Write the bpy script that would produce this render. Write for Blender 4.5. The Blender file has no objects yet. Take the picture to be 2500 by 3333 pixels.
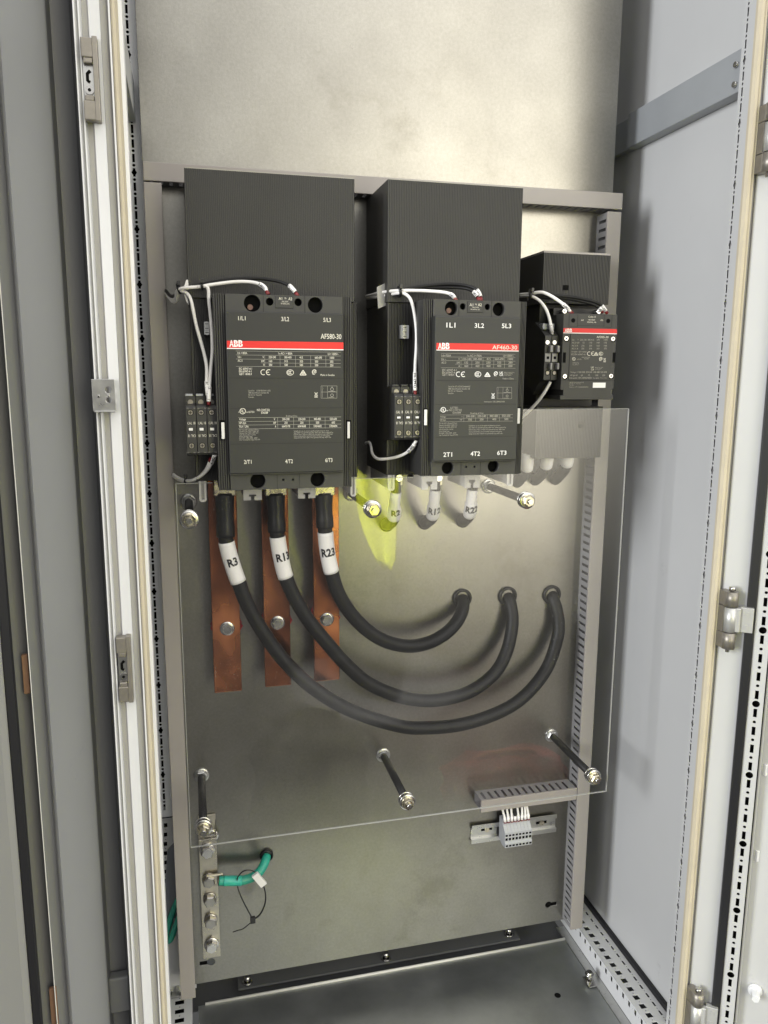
import bpy, bmesh, math, random
from mathutils import Vector, Matrix
random.seed(7)
D = bpy.data
scene = bpy.context.scene
COL = scene.collection
PI = math.pi

# ---------------------------------------------------------------- camera
YAW, PITCH, ROLL, FPX = 0.244760517, -0.174696524, 0.00507408758, 2544.6
CAM = Vector((0, -1.6, 1.3))
fw = Vector((math.sin(YAW)*math.cos(PITCH), math.cos(YAW)*math.cos(PITCH), math.sin(PITCH)))
rt0 = Vector((math.cos(YAW), -math.sin(YAW), 0)); up0 = rt0.cross(fw)
RT = math.cos(ROLL)*rt0 + math.sin(ROLL)*up0
UP = -math.sin(ROLL)*rt0 + math.cos(ROLL)*up0
cam = D.objects.new('camera', D.cameras.new('camera')); COL.objects.link(cam)
cam.matrix_world = Matrix(((RT.x, UP.x, -fw.x, CAM.x), (RT.y, UP.y, -fw.y, CAM.y), (RT.z, UP.z, -fw.z, CAM.z), (0, 0, 0, 1)))
cam.data.sensor_width = 36; cam.data.lens = FPX/3333.0*36; cam.data.clip_start = .02; cam.data.clip_end = 100
scene.camera = cam

# survey of the photograph: a measured point on a plane of known depth gives a place in the room
def pt(px, py, Y):
    d = RT*((px-1250)/FPX) - UP*((py-1666.5)/FPX) + fw
    return CAM + d*((Y-CAM.y)/d.y)
def ptx(px, py, X):
    d = RT*((px-1250)/FPX) - UP*((py-1666.5)/FPX) + fw
    return CAM + d*((X-CAM.x)/d.x)
def ptz(px, py, Z):
    d = RT*((px-1250)/FPX) - UP*((py-1666.5)/FPX) + fw
    return CAM + d*((Z-CAM.z)/d.z)

# ---------------------------------------------------------------- materials
def mat(name, col, rough=.5, metal=0., var=.0, vscale=30., bump=0., bscale=200., spec=.5, col2=None, rvar=0., coat=0., stretch=(1,1,1), scuff=0., vdet=6):
    m = D.materials.new(name); m.use_nodes = True
    nt = m.node_tree; N = nt.nodes; L = nt.links
    b = N['Principled BSDF']
    b.inputs['Base Color'].default_value = (*col, 1); b.inputs['Roughness'].default_value = rough
    b.inputs['Metallic'].default_value = metal; b.inputs['Specular IOR Level'].default_value = spec
    b.inputs['Coat Weight'].default_value = coat
    if var or col2 or bump or rvar:
        tc = N.new('ShaderNodeTexCoord'); mp = N.new('ShaderNodeMapping'); mp.inputs['Scale'].default_value = stretch
        L.new(tc.outputs['Object'], mp.inputs['Vector'])
    if var or col2:
        n = N.new('ShaderNodeTexNoise'); n.inputs['Scale'].default_value = vscale; n.inputs['Detail'].default_value = vdet; n.inputs['Roughness'].default_value = .62
        L.new(mp.outputs['Vector'], n.inputs['Vector'])
        r = N.new('ShaderNodeValToRGB'); r.color_ramp.elements[0].position = .32; r.color_ramp.elements[1].position = .68
        c2 = col2 or tuple(c*(1-var) for c in col)
        c1 = col if col2 else tuple(min(1, c*(1+var)) for c in col)
        r.color_ramp.elements[0].color = (*c2, 1); r.color_ramp.elements[1].color = (*c1, 1)
        L.new(n.outputs['Fac'], r.inputs['Fac']); L.new(r.outputs['Color'], b.inputs['Base Color'])
        if rvar:
            mr = N.new('ShaderNodeMapRange'); mr.inputs['From Min'].default_value = .3; mr.inputs['From Max'].default_value = .7
            mr.inputs['To Min'].default_value = rough-rvar; mr.inputs['To Max'].default_value = rough+rvar
            L.new(n.outputs['Fac'], mr.inputs['Value']); L.new(mr.outputs['Result'], b.inputs['Roughness'])
    if scuff:
        n3 = N.new('ShaderNodeTexNoise'); n3.inputs['Scale'].default_value = 11; n3.inputs['Detail'].default_value = 9; n3.inputs['Roughness'].default_value = .68
        L.new(mp.outputs['Vector'], n3.inputs['Vector']); r3 = N.new('ShaderNodeValToRGB'); r3.color_ramp.elements[0].position = .66; r3.color_ramp.elements[1].position = .74
        r3.color_ramp.elements[0].color = (1, 1, 1, 1); r3.color_ramp.elements[1].color = (1-scuff, 1-scuff, 1-scuff*.96, 1); L.new(n3.outputs['Fac'], r3.inputs['Fac'])
        mm = N.new('ShaderNodeMix'); mm.data_type = 'RGBA'; mm.blend_type = 'MULTIPLY'; mm.inputs['Factor'].default_value = 1
        src = b.inputs['Base Color'].links[0].from_socket; L.new(src, mm.inputs['A']); L.new(r3.outputs['Color'], mm.inputs['B']); L.new(mm.outputs['Result'], b.inputs['Base Color'])
    if bump:
        n2 = N.new('ShaderNodeTexNoise'); n2.inputs['Scale'].default_value = bscale; n2.inputs['Detail'].default_value = 4
        L.new(mp.outputs['Vector'], n2.inputs['Vector'])
        bp = N.new('ShaderNodeBump'); bp.inputs['Strength'].default_value = bump; bp.inputs['Distance'].default_value = .001
        L.new(n2.outputs['Fac'], bp.inputs['Height']); L.new(bp.outputs['Normal'], b.inputs['Normal'])
    return m

def galvanized():
    m = D.materials.new('galvanized_sheet'); m.use_nodes = True
    nt = m.node_tree; N = nt.nodes; L = nt.links; b = N['Principled BSDF']
    tc = N.new('ShaderNodeTexCoord')
    def noise(sc, det, ro, stretch=(1,1,1), scuff=0.):
        mp = N.new('ShaderNodeMapping'); mp.inputs['Scale'].default_value = stretch; L.new(tc.outputs['Object'], mp.inputs['Vector'])
        n = N.new('ShaderNodeTexNoise'); n.inputs['Scale'].default_value = sc; n.inputs['Detail'].default_value = det; n.inputs['Roughness'].default_value = ro
        L.new(mp.outputs['Vector'], n.inputs['Vector']); return n.outputs['Fac']
    def ramp(src, p0, p1, c0, c1):
        r = N.new('ShaderNodeValToRGB'); r.color_ramp.elements[0].position = p0; r.color_ramp.elements[1].position = p1
        r.color_ramp.elements[0].color = (*c0, 1); r.color_ramp.elements[1].color = (*c1, 1); L.new(src, r.inputs['Fac']); return r.outputs['Color']
    def mix(a, c, f, mode='MULTIPLY'):
        x = N.new('ShaderNodeMix'); x.data_type = 'RGBA'; x.blend_type = mode; x.inputs['Factor'].default_value = f
        L.new(a, x.inputs['A']); L.new(c, x.inputs['B']); return x.outputs['Result']
    base = ramp(noise(5, 5, .6), .3, .7, (.278, .270, .246), (.338, .330, .302))
    fine = ramp(noise(160, 6, .7), .35, .65, (.86, .86, .855), (1, 1, 1))
    grain = ramp(noise(420, 2, .5), .3, .7, (.93, .93, .93), (1, 1, 1))
    stain = ramp(noise(3.1, 8, .72), .57, .70, (1, 1, 1), (.62, .60, .54))
    cloud = ramp(noise(2.3, 5, .55), .42, .66, (1, 1, 1), (.88, .875, .86))
    smear = ramp(noise(9, 6, .7, (1, 1, .35)), .62, .72, (1, 1, 1), (.78, .76, .72))
    c = mix(mix(mix(mix(mix(base, cloud, 1), grain, 1), fine, .85), stain, .5), smear, .35)
    L.new(c, b.inputs['Base Color'])
    b.inputs['Metallic'].default_value = .97
    mr = N.new('ShaderNodeMapRange'); mr.inputs['To Min'].default_value = .23; mr.inputs['To Max'].default_value = .38
    L.new(noise(7, 6, .6), mr.inputs['Value']); L.new(mr.outputs['Result'], b.inputs['Roughness'])
    bp = N.new('ShaderNodeBump'); bp.inputs['Strength'].default_value = .12; bp.inputs['Distance'].default_value = .001
    L.new(noise(240, 3, .6), bp.inputs['Height']); L.new(bp.outputs['Normal'], b.inputs['Normal'])
    return m

def acrylic():
    m = D.materials.new('clear_acrylic'); m.use_nodes = True
    nt = m.node_tree; N = nt.nodes; L = nt.links; N.remove(N['Principled BSDF'])
    out = N['Material Output']; tr = N.new('ShaderNodeBsdfTransparent'); tr.inputs['Color'].default_value = (1, 1, 1, 1)
    gl = N.new('ShaderNodeBsdfGlossy'); gl.inputs['Roughness'].default_value = .02; gl.inputs['Color'].default_value = (1, 1, 1, 1)
    fr = N.new('ShaderNodeFresnel'); fr.inputs['IOR'].default_value = 1.42
    geo = N.new('ShaderNodeNewGeometry'); im = N.new('ShaderNodeMix'); im.inputs['A'].default_value = 1.42; im.inputs['B'].default_value = 1/1.42
    L.new(geo.outputs['Backfacing'], im.inputs['Factor']); L.new(im.outputs['Result'], fr.inputs['IOR'])
    df = N.new('ShaderNodeBsdfDiffuse'); df.inputs['Color'].default_value = (.9, .9, .88, 1)
    mx = N.new('ShaderNodeMixShader'); mn = N.new('ShaderNodeMath'); mn.operation = 'MINIMUM'; mn.inputs[1].default_value = .045; L.new(fr.outputs['Fac'], mn.inputs[0]); L.new(mn.outputs[0], mx.inputs['Fac']); L.new(tr.outputs[0], mx.inputs[1]); L.new(gl.outputs[0], mx.inputs[2])
    # dusty film on the sheet
    tc = N.new('ShaderNodeTexCoord'); n = N.new('ShaderNodeTexNoise'); n.inputs['Scale'].default_value = 6; n.inputs['Detail'].default_value = 7
    L.new(tc.outputs['Object'], n.inputs['Vector'])
    mr = N.new('ShaderNodeMapRange'); mr.inputs['From Min'].default_value = .35; mr.inputs['From Max'].default_value = .75; mr.inputs['To Min'].default_value = .0; mr.inputs['To Max'].default_value = .004
    L.new(n.outputs['Fac'], mr.inputs['Value'])
    def thr(sc, lo, hi, to, det=3):
        q = N.new('ShaderNodeTexNoise'); q.inputs['Scale'].default_value = sc; q.inputs['Detail'].default_value = det; L.new(tc.outputs['Object'], q.inputs['Vector'])
        g = N.new('ShaderNodeMapRange'); g.inputs['From Min'].default_value = lo; g.inputs['From Max'].default_value = hi; g.inputs['To Max'].default_value = to; L.new(q.outputs['Fac'], g.inputs['Value']); return g.outputs['Result']
    mu = N.new('ShaderNodeMath'); mu.operation = 'MULTIPLY'; L.new(thr(330, .66, .72, 1), mu.inputs[0]); L.new(thr(4.5, .52, .70, .5, 5), mu.inputs[1])
    ad = N.new('ShaderNodeMath'); ad.operation = 'ADD'; L.new(mr.outputs['Result'], ad.inputs[0]); L.new(mu.outputs[0], ad.inputs[1])
    m2 = N.new('ShaderNodeMixShader'); L.new(ad.outputs[0], m2.inputs['Fac']); L.new(mx.outputs[0], m2.inputs[1]); L.new(df.outputs[0], m2.inputs[2])
    L.new(m2.outputs[0], out.inputs['Surface']); return m

M = dict(
    galv=galvanized(), acrylic=acrylic(),
    zinc=mat('zinc_plated_steel', (.50, .50, .485), .30, 1., var=.06, vscale=60, rvar=.04),
    steel=mat('bright_steel', (.52, .51, .49), .2, 1., var=.1, vscale=90, rvar=.06),
    brass=mat('passivated_zinc', (.50, .46, .36), .28, 1., var=.25, vscale=80, rvar=.1),
    tin=mat('tinned_copper', (.46, .43, .36), .3, 1., var=.18, vscale=25, rvar=.1),
    diecast=mat('die_cast_zinc', (.26, .24, .21), .42, .6, var=.12, vscale=50, bump=.1),
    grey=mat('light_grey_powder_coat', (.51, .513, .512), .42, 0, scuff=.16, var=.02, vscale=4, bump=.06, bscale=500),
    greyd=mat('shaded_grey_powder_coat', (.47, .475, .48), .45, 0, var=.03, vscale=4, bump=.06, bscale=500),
    groove_shade=mat('painted_groove_shade', (.37, .36, .34), .5, var=.02),  # greyer than the white post: groove shade put into the colour
    lgrey=mat('shaded_door_paint', (.25, .254, .26), .45, 0, scuff=.16, var=.03, vscale=4, bump=.06, bscale=500),  # cabinet grey darkened, the left door's shade put into the paint
    dgrey=mat('shaded_paint_in_gap', (.11, .112, .115), .5, 0, var=.05, vscale=4),  # cabinet grey darkened further for the shade in the gaps
    rail=mat('pale_grey_rail_paint', (.88, .885, .90), .4),
    white=mat('white_powder_coat', (.74, .745, .75), .35, 0, bump=.05, bscale=400, var=.01),
    bar=mat('grey_blue_steel', (.33, .345, .36), .38, .15, var=.05, vscale=6),
    cap2=mat('deep_slate_plastic', (.017, .0172, .0156), .55, 0, var=.04, vscale=10, bump=.15, bscale=1200),
    leaf=mat('matt_zinc_leaf', (.55, .55, .53), .42, .55, var=.05),
    duct=mat('grey_pvc', (.31, .285, .265), .42, 0, var=.04, vscale=8, bump=.03),
    ductin=mat('grey_pvc_channel', (.25, .245, .245), .45, 0, var=.04, vscale=8),
    gasket=mat('beige_foam_gasket', (.52, .46, .345), .75, 0, var=.05, vscale=20, bump=.1, bscale=300),
    seal=mat('black_rubber', (.008, .008, .010), .5),
    black=mat('black_void', (.004, .004, .004), .8, spec=.1),
    plast=mat('charcoal_plastic', (.034, .0335, .031), .52, 0, var=.06, vscale=12, bump=.12, bscale=900),
    plastd=mat('dark_charcoal_plastic', (.028, .0275, .026), .5, 0, var=.06, vscale=12, bump=.1, bscale=900),
    cap=mat('slate_plastic', (.027, .0274, .0252), .55, 0, var=.04, vscale=10, bump=.15, bscale=1200),
    line=mat('moulded_seam', (.012, .012, .011), .7),
    red=mat('red_stripe', (.62, .012, .010), .45),
    print=mat('cream_print', (.66, .63, .53), .6),
    printdim=mat('dull_print', (.34, .325, .28), .6),
    printw=mat('white_print', (.85, .84, .80), .55),
    ink=mat('black_ink', (.012, .012, .014), .5),
    whitep=mat('white_plastic', (.78, .77, .73), .45, var=.03, vscale=30),
    sleeve=mat('white_sleeve', (.84, .82, .79), .38, var=.03, vscale=25, bump=.08, bscale=120),
    wwire=mat('white_wire', (.82, .80, .76), .35, var=.02, vscale=40),
    cable=mat('black_cable_jacket', (.007, .0068, .0068), .5, 0, spec=.3, var=.25, vscale=30, bump=.12, bscale=150),
    shrink=mat('black_heat_shrink', (.006, .006, .0065), .4, spec=.35),
    tie=mat('black_nylon', (.010, .010, .011), .35),
    clear=mat('grey_tape_pad', (.33, .32, .29), .35),
    copper=mat('oxidised_copper', (.56, .215, .105), .24, .97, col2=(.20, .064, .034), vscale=12, rvar=.10, bump=.03, bscale=40, stretch=(1, 1, .6), vdet=2.2),
    green=mat('green_cable_jacket', (.022, .30, .215), .4, var=.12, vscale=30, bump=.1, bscale=120),
    greens=mat('green_heat_shrink', (.035, .40, .31), .35, var=.1, vscale=40),
    ferr=mat('dark_red_ferrule', (.16, .012, .014), .4),
    insul=mat('red_insulator', (.45, .02, .03), .45),
    tb=mat('pale_grey_terminal', (.40, .41, .42), .5, var=.04, vscale=60),
    pale=mat('pale_grey_plastic', (.50, .49, .46), .5, 0, var=.03, vscale=40),
    boltd=mat('dull_steel_bolt', (.36, .345, .32), .3, 1., var=.1, vscale=60),
    tray=mat('dark_galvanized_pan', (.50, .515, .505), .40, .9, col2=(.33, .345, .34), vscale=4, rvar=.08, bump=.05, bscale=80),
    edge=mat('cut_edge_and_highlight', (.75, .74, .68), .4),  # also paints the highlight on the floor pan's lip
    concrete=mat('concrete', (.062, .060, .056), .9, var=.3, vscale=2, bump=.3, bscale=30),
    brown=mat('brown_cardboard', (.30, .17, .10), .8, var=.1),
    vest=mat('yellow_fabric', (.72, .78, .03), .8, var=.08, vscale=8),
)

# ---------------------------------------------------------------- mesh helpers
def bx(bm, x0, x1, y0, y1, z0, z1, bev=0.):
    if x0 > x1: x0, x1 = x1, x0
    if y0 > y1: y0, y1 = y1, y0
    if z0 > z1: z0, z1 = z1, z0
    r = bmesh.ops.create_cube(bm, size=1, matrix=Matrix.Translation(((x0+x1)/2, (y0+y1)/2, (z0+z1)/2)) @ Matrix.Diagonal((x1-x0, y1-y0, z1-z0, 1)))
    if bev > 0:
        es = list({e for v in r['verts'] for e in v.link_edges})
        bmesh.ops.bevel(bm, geom=es, offset=bev, segments=2, profile=.5, affect='EDGES')
def frame_for(t):
    t = t.normalized(); a = Vector((0, 0, 1)) if abs(t.z) < .9 else Vector((1, 0, 0))
    n = t.cross(a).normalized(); return n, t.cross(n).normalized()
def tube(bm, P, r, n=12, cap=True, flat=1.):
    """sweep a circle along points; r may be a list"""
    P = [Vector(p) for p in P]; k = len(P); rs = r if isinstance(r, (list, tuple)) else [r]*k
    T = [(P[min(i+1, k-1)]-P[max(i-1, 0)]).normalized() for i in range(k)]
    nrm, _ = frame_for(T[0]); rings = []
    for i in range(k):
        nrm = (nrm - T[i]*nrm.dot(T[i])).normalized(); b = T[i].cross(nrm)
        rings.append([bm.verts.new(P[i] + rs[i]*(math.cos(2*PI*j/n)*nrm + flat*math.sin(2*PI*j/n)*b)) for j in range(n)])
    for i in range(k-1):
        for j in range(n):
            f = bm.faces.new((rings[i][j], rings[i][(j+1) % n], rings[i+1][(j+1) % n], rings[i+1][j])); f.smooth = True
    if cap:
        bm.faces.new(rings[0][::-1]); bm.faces.new(rings[-1])
def cyl(bm, p0, p1, r, n=20, r1=None): 
    P = [Vector(p0), Vector(p1)]; tube(bm, P, [r, r if r1 is None else r1], n)
def spline(P, m=8):
    P = [Vector(p) for p in P]; out = []
    Q = [2*P[0]-P[1]] + P + [2*P[-1]-P[-2]]
    for i in range(1, len(Q)-2):
        a, b, c, d = Q[i-1:i+3]
        for s in range(m):
            t = s/m; out.append(.5*((2*b)+(-a+c)*t+(2*a-5*b+4*c-d)*t*t+(-a+3*b-3*c+d)*t**3))
    out.append(P[-1]); return out
def prism(bm, poly, a0, a1, axis='y'):
    """polygon of (u,v) extruded along an axis: y -> (u,a,v); x -> (a,u,v); z -> (u,v,a)"""
    f = {'y': lambda u, v, a: (u, a, v), 'x': lambda u, v, a: (a, u, v), 'z': lambda u, v, a: (u, v, a)}[axis]
    A = [bm.verts.new(f(u, v, a0)) for u, v in poly]; B = [bm.verts.new(f(u, v, a1)) for u, v in poly]
    bm.faces.new(A); bm.faces.new(B[::-1]); n = len(poly)
    for i in range(n): bm.faces.new((A[i], B[i], B[(i+1) % n], A[(i+1) % n]))
def strip(bm, poly, z0, z1):
    """open plan polyline extruded upward"""
    A = [bm.verts.new((x, y, z0)) for x, y in poly]; B = [bm.verts.new((x, y, z1)) for x, y in poly]
    for i in range(len(poly)-1): bm.faces.new((A[i], A[i+1], B[i+1], B[i]))
def hexhead(bm, c, r, h, n=Vector((0, -1, 0)), rot=.3):
    c = Vector(c); a, b = frame_for(n)
    lv = []
    for (hh, rr) in ((0, r), (h*.82, r), (h, r*.86)):
        lv.append([bm.verts.new(c+n*hh+rr*(math.cos(rot+k*PI/3)*a+math.sin(rot+k*PI/3)*b)) for k in range(6)])
    for i in range(2):
        for k in range(6): bm.faces.new((lv[i][k], lv[i][(k+1) % 6], lv[i+1][(k+1) % 6], lv[i+1][k]))
    bm.faces.new(lv[2]); bm.faces.new(lv[0][::-1])
def ring(bm, c, r0, r1, h, n=Vector((0, -1, 0)), seg=28):
    c = Vector(c); a, b = frame_for(n)
    pr = [(r0, 0), (r1, 0), (r1, h*.7), (r1-h*.3, h), (r0+h*.2, h)]
    R = [[bm.verts.new(c+n*z+rr*(math.cos(2*PI*k/seg)*a+math.sin(2*PI*k/seg)*b)) for k in range(seg)] for rr, z in pr]
    m = len(pr)
    for i in range(m):
        for k in range(seg):
            f = bm.faces.new((R[i][k], R[i][(k+1) % seg], R[(i+1) % m][(k+1) % seg], R[(i+1) % m][k])); f.smooth = True

def obj(name, bm, m, parent=None, bevel=0., smooth=False):
    me = D.meshes.new(name)
    if isinstance(bm, bmesh.types.BMesh):
        bmesh.ops.recalc_face_normals(bm, faces=bm.faces); bm.to_mesh(me); bm.free()
    else: me = bm
    me.materials.clear(); me.materials.append(M[m] if isinstance(m, str) else m)
    o = D.objects.new(name, me); COL.objects.link(o)
    if parent: 
        o.parent = parent; o.matrix_parent_inverse = wm(parent).inverted()
    if smooth:
        for p in me.polygons: p.use_smooth = True
    if bevel:
        md = o.modifiers.new('bevel', 'BEVEL'); md.width = bevel; md.segments = 2; md.limit_method = 'ANGLE'; md.angle_limit = .7
    return o
def wm(o):
    m = Matrix.Translation(o.location) @ o.rotation_euler.to_matrix().to_4x4()
    return wm(o.parent) @ o.matrix_parent_inverse @ m if o.parent else m
def tag(o, label, cat=None, group=None, kind=None):
    if label: o['label'] = label
    if cat: o['category'] = cat
    if group: o['group'] = group
    if kind: o['kind'] = kind
    return o
def thing(name, label, cat, loc, group=None):
    o = D.objects.new(name, None); COL.objects.link(o); o.location = loc; o.empty_display_size = .02
    return tag(o, label, cat, group)
NB = bmesh.new

# flat sheets with punched holes, and lettering, made from curves and turned into meshes
def circ(cx, cy, r, n=16): return [(cx+r*math.cos(2*PI*k/n), cy+r*math.sin(2*PI*k/n)) for k in range(n)]
def rect(x0, x1, y0, y1): return [(x0, y0), (x1, y0), (x1, y1), (x0, y1)]
def sheet_mesh(outer, holes, th, f, bev=0.):
    """f(u,v,w) -> world; w runs 0..th"""
    cu = D.curves.new('sheet', 'CURVE'); cu.dimensions = '2D'; cu.fill_mode = 'BOTH'; cu.extrude = th/2
    for poly in [outer]+holes:
        s = cu.splines.new('POLY'); s.points.add(len(poly)-1); s.use_cyclic_u = True
        for p, (u, v) in zip(s.points, poly): p.co = (u, v, 0, 1)
    o = D.objects.new('sheet', cu); COL.objects.link(o); dg = bpy.context.evaluated_depsgraph_get(); dg.update()
    me = D.meshes.new_from_object(o.evaluated_get(dg)); D.objects.remove(o); D.curves.remove(cu)
    for v in me.vertices: v.co = Vector(f(v.co.x, v.co.y, v.co.z+th/2))
    bm = NB(); bm.from_mesh(me); bmesh.ops.remove_doubles(bm, verts=bm.verts, dist=1e-6); D.meshes.remove(me)
    return bm
fXZ = lambda Y: (lambda u, v, w: (u, Y+w, v))
_txt = {}
def glyphs(s, bold=0.):
    """(verts2d, faces, width, capheight) of a word at unit size"""
    if (s, bold) in _txt: return _txt[(s, bold)]
    cu = D.curves.new('word', 'FONT'); cu.body = s; cu.size = 1; cu.resolution_u = 2; cu.offset = bold
    o = D.objects.new('word', cu); COL.objects.link(o); dg = bpy.context.evaluated_depsgraph_get(); dg.update()
    me = D.meshes.new_from_object(o.evaluated_get(dg)); D.objects.remove(o); D.curves.remove(cu)
    V = [(v.co.x, v.co.y) for v in me.vertices]; F = [list(p.vertices) for p in me.polygons]; D.meshes.remove(me)
    x0 = min((v[0] for v in V), default=0); x1 = max((v[0] for v in V), default=1)
    V = [(x-x0, y) for x, y in V]
    _txt[(s, bold)] = (V, F, max(x1-x0, 1e-4)); return _txt[(s, bold)]
CAPH = .69
class Face:
    """a flat printed face: positions are taken from the survey of an enlarged piece of the photo (ox, oy, scale)"""
    def __init__(s, Y): s.Y = Y; s.bms = {}
    def bm(s, k): return s.bms.setdefault(k, NB())
    def w(s, z, x, y): return pt(z[0]+x/z[2], z[1]+y/z[2], s.Y)
    def text(s, z, x0, x1, y, h, body, k='print', bold=None, flip=False, off=.0006):
        if bold is None: bold = .007 if h/z[2] > 6 else .0
        h *= 1.10
        a = s.w(z, x0, y); b = s.w(z, x1, y); c = s.w(z, x0, y-h); V, F, W = glyphs(body, bold)
        sx = (b.x-a.x)/W; sy = (c.z-a.z)/CAPH; bm = s.bm(k)
        if flip: vs = [bm.verts.new((b.x-x*sx, s.Y-off, c.z-yy*sy)) for x, yy in V]
        else: vs = [bm.verts.new((a.x+x*sx, s.Y-off, a.z+yy*sy)) for x, yy in V]
        for f in F:
            try: bm.faces.new([vs[i] for i in f])
            except ValueError: pass
    def bar(s, z, x0, x1, y0, y1, k='print', off=.0006):
        a = s.w(z, x0, (y0+y1)/2); b = s.w(z, x1, (y0+y1)/2); c = s.w(z, (x0+x1)/2, y0); d = s.w(z, (x0+x1)/2, y1); bm = s.bm(k)
        v = [bm.verts.new(p) for p in ((a.x, s.Y-off, d.z), (b.x, s.Y-off, d.z), (b.x, s.Y-off, c.z), (a.x, s.Y-off, c.z))]; bm.faces.new(v)
    def poly(s, z, P, k='print', off=.0006):
        bm = s.bm(k); v = [bm.verts.new((q.x, s.Y-off, q.z)) for q in (s.w(z, x, y) for x, y in P)]; bm.faces.new(v)
    def loop(s, z, P, wd, k='print', closed=True, off=.0006):
        n = len(P)
        for i in range(n if closed else n-1):
            (xa, ya), (xb, yb) = P[i], P[(i+1) % n]; l = math.hypot(xb-xa, yb-ya) or 1; dx, dy = -(yb-ya)/l*wd/2, (xb-xa)/l*wd/2
            s.poly(z, [(xa+dx, ya+dy), (xb+dx, yb+dy), (xb-dx, yb-dy), (xa-dx, ya-dy)], k, off+.00002*(i % 2))
    def arc(s, z, cx, cy, rx, ry, a0, a1, wd, k='print', n=16):
        P = [(cx+rx*math.cos(math.radians(a0+(a1-a0)*i/n)), cy-ry*math.sin(math.radians(a0+(a1-a0)*i/n))) for i in range(n+1)]
        s.loop(z, P, wd, k, False)
    def done(s, parent, names):
        for k, bm in s.bms.items(): obj(names.get(k, 'printing'), bm, k, parent)
# ================================================================ the cabinet
cab = thing('switchgear_cabinet', 'open light grey steel cabinet with galvanized mounting plate that holds all the devices', 'cabinet', (.42, 0, -.2))
ZT, ZB = 2.45, -.22          # beyond the top and bottom of the picture

# mounting plate with its key-shaped holes
def keyhole(cx, cz, r, x1, h):
    s = 1 if x1 > cx else -1; a = math.asin(h/2/r); P = []
    for k in range(17):
        t = a + (2*PI-2*a)*k/16; P.append((cx+s*r*math.cos(t), cz+r*math.sin(t)))
    P += [(x1, cz-h/2), (x1, cz+h/2)]; return P
k1, k1e = pt(687, 3131, 0), pt(650, 3138, 0); k2, k2e = pt(1785, 2945, 0), pt(1813, 2939, 0)
pl = sheet_mesh(rect(-.064, .9015, -.052, ZT), [keyhole(k1.x, k1.z, .0092, k1e.x, .0105), keyhole(k2.x, k2.z, .0088, k2e.x, .0105)], .003, fXZ(0))
plate = obj('mounting_plate', pl, 'galv', cab)
bm = NB(); bx(bm, -.0638, .9013, .0031, .03, -.0518, -.0488); bx(bm, -.0638, -.0608, .0031, .03, -.0487, ZT); bx(bm, .8983, .9013, .0031, .03, -.0487, ZT)
obj('plate_flange', bm, 'galv', plate)
bm = NB(); cyl(bm, (k1.x, .003, k1.z), (k1.x, .0012, k1.z), .0088, 20)
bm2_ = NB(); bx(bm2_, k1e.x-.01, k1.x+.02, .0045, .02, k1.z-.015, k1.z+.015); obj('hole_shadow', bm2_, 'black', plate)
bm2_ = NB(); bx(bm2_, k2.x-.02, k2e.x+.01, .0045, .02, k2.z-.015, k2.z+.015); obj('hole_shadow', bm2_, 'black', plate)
obj('plug', bm, mat('slate_cap', (.06, .065, .075), .5), plate)

# right side wall, rear panel, cross bar, left side wall
bm = NB(); bx(bm, 1.0, 1.004, -.3287, .22, ZB, ZT); obj('side_wall', bm, 'grey', cab)
bm = NB(); bx(bm, -.14, -.136, -.27, .22, ZB, ZT); obj('side_wall', bm, 'grey', cab)
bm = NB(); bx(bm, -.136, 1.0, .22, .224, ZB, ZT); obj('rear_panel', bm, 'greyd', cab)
cb = NB(); bx(cb, .972, .9995, -.297, .075, 1.798, 1.870, .0015); bx(cb, .984, .9995, .076, .21, 1.80, 1.868, .001)
cbo = obj('cross_bar', cb, 'bar', cab)
for z in (1.845, 1.812):
    bm = NB(); cyl(bm, (.973, -.288, z), (.966, -.288, z), .005, 10); obj('screw', bm, 'steel', cbo)
bm = NB(); bx(bm, -.1355, -.075, -.30, .046, 1.765, 1.835, .0015); obj('cross_bar', bm, 'bar', cab)

# rear left post: punched front face
P0 = 1.8834; pit = .10340
def punch_column(u, z0, z1, wd, hd, rd, rb):
    H = []; k = int((P0-z1)/(pit/4))-1
    while True:
        z = P0-k*pit/4; k += 1
        if z < z0: break
        if z > z1: continue
        if (k-1) % 4 == 0:
            y1 = hd/2; c = rb; s = math.sqrt(c*c-(wd/2)**2)
            H.append([(u-wd/2, z-y1), (u+wd/2, z-y1), (u+wd/2, z-s), (u+c, z), (u+wd/2, z+s), (u+wd/2, z+y1), (u-wd/2, z+y1), (u-wd/2, z+s), (u-c, z), (u-wd/2, z-s)])
        else: H.append(rect(u-wd/2, u+wd/2, z-hd/2, z+hd/2))
        if z-pit/8 > z0: H.append(circ(u, z-pit/8, rd, 12))
    return H
bm = sheet_mesh(rect(-.110, -.0665, .335, ZT), punch_column(-.0825, .35, ZT-.02, .0046, .0155, .0029, .0052), .002, fXZ(.05))
rp = obj('rear_post', bm, 'rail', cab)
bm = NB(); bx(bm, -.110, -.108, .0521, .10, .335, ZT); bx(bm, -.0683, -.0665, .0521, .10, .335, ZT); bx(bm, -.108, -.0683, .094, .10, .335, ZT); obj('post_web', bm, 'black', rp)
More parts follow.
